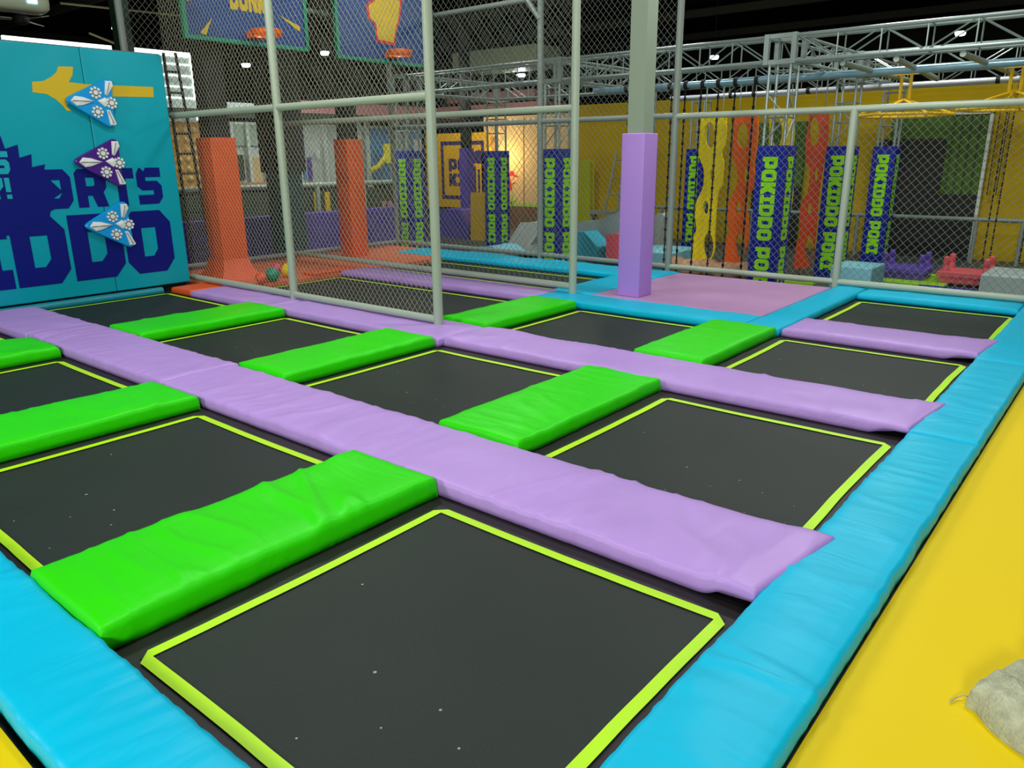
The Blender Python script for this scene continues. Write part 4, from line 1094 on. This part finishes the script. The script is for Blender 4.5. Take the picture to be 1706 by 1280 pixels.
# ---------------------------------------------------------------- burlap cloth lying on the yellow floor
path = [(2.47,.02),(2.50,.00),(2.56,-.07),(2.66,-.13),(2.80,-.16),(3.0,-.12),(3.1,.1),(3.05,.4),(2.95,.62),(2.75,.72),(2.62,.70),(2.60,.55),(2.60,.40),(2.56,.24),(2.50,.12)]
n = len(path); cx_ = sum(p[0] for p in path)/n; cy_ = sum(p[1] for p in path)/n
def interp(k, N=120):
    s = k / N * n; i = int(s) % n; f_ = s - int(s); p0, p1, p2, p3 = [Vector(path[(i+j-1) % n]) for j in range(4)]
    return .5*((2*p1) + (p2-p0)*f_ + (2*p0-5*p1+4*p2-p3)*f_*f_ + (3*p1-p0-3*p2+p3)*f_**3)
mb = MB(); N = 120; rings = ((1.0, 0), (1.01, .015), (.985, .04), (.95, .058), (.9, .07), (.84, .08), (.77, .088), (.7, .09), (.62, .092), (.54, .092), (.45, .09), (.35, .085), (.22, .082), (.1, .08))
for s, z in rings:
    for k in range(N):
        p = interp(k); x = cx_ + (p.x - cx_)*s; y = cy_ + (p.y - cy_)*s
        w_ = 0 if z == 0 else .030*noise.noise(Vector((x*11, y*6, 3))) + .028*(1-abs(noise.noise(Vector((x*6+y*6, y*2-x*2, 8))))*3.4)
        mb.v.append(Vector((x, y, max(.001 if z else 0, z + w_*min(1, z/.05)))))
for r_ in range(len(rings)-1):
    for k in range(N): mb.f.append((r_*N+k, r_*N+(k+1) % N, (r_+1)*N+(k+1) % N, (r_+1)*N+k))
mb.f.append(tuple((len(rings)-1)*N + k for k in range(N)))
cl = thing('burlap_sack', 'crumpled grey beige woven sack lying on the yellow floor at the right edge', 'sack', (cx_, cy_, 0))
child(mb, 'cloth', CLOTH, cl, True)
child(MB().tube([(2.48,.03,.03),(2.455,.045,.02),(2.44,.03,.012),(2.43,.012,.008),(2.425,-.005,.006)], .0028, 6), 'loose_thread', CLOTH, cl)

# ---------------------------------------------------------------- light
def area(name, loc, size, power, col=(1, 1, 1), aim=None, sy=None):
    l = bpy.data.lights.new(name, 'AREA'); l.energy = power; l.color = col; l.size = size
    if sy: l.shape = 'RECTANGLE'; l.size_y = sy
    o = bpy.data.objects.new(name, l); COL.objects.link(o); o.location = loc
    if aim: o.rotation_euler = (Vector(aim) - Vector(loc)).to_track_quat('-Z', 'Y').to_euler()
    return o
for i, (x, y, p) in enumerate(((-1, -1.2, 110), (3.4, 2.2, 110), (-4.5, 2, 110), (0, 5.8, 130), (-6, 6, 80))):
    area('highbay_lamp', (x, y, 6.0), .8, p, (1, 1, .97))
area('side_lamp', (-4.5, -7.5, 4.6), 1.6, 300, (1, 1, .98), (-.5, 0, 0))
area('side_lamp', (4.6, -6.8, 3.4), 1.4, 330, (1, 1, .98), (-1, 1, 0))
for (x, y, p) in ((-1, 11.5, 130), (3, 12.5, 110), (-5.5, 12, 90), (-9, 11, 60), (-12, 7, 60)):
    area('course_lamp', (x, y, 5.8), .9, p, (.97, 1, .95))
area('backdrop_fill', (-12.1, 8, 4.3), .5, 90, (.95, 1, .97), (-13.9, 8, 1.6), sy=6)  # unseen fill light, added to brighten the pale play structure
area('backdrop_fill', (-14.2, 13.8, 4.2), .6, 60, (1, .95, .8), (-15.0, 16.5, 1.2), sy=.6)  # added fill without a fixture, lifts the dull emblem and cream walls
sp = bpy.data.lights.new('warm_wall_spot', 'POINT'); sp.energy = 45; sp.color = (1, .72, .3); sp.shadow_soft_size = .15
so = bpy.data.objects.new('warm_wall_spot', sp); COL.objects.link(so); so.location = (x2 + .1, YW - .55, 1.75)
w = bpy.data.worlds.new('world'); bpy.context.scene.world = w; w.use_nodes = True
w.node_tree.nodes['Background'].inputs[0].default_value = (.75, .85, .8, 1); w.node_tree.nodes['Background'].inputs[1].default_value = .0
sc = bpy.context.scene
sc.view_settings.view_transform = 'Standard'; sc.view_settings.look = 'None'; sc.view_settings.exposure = .22
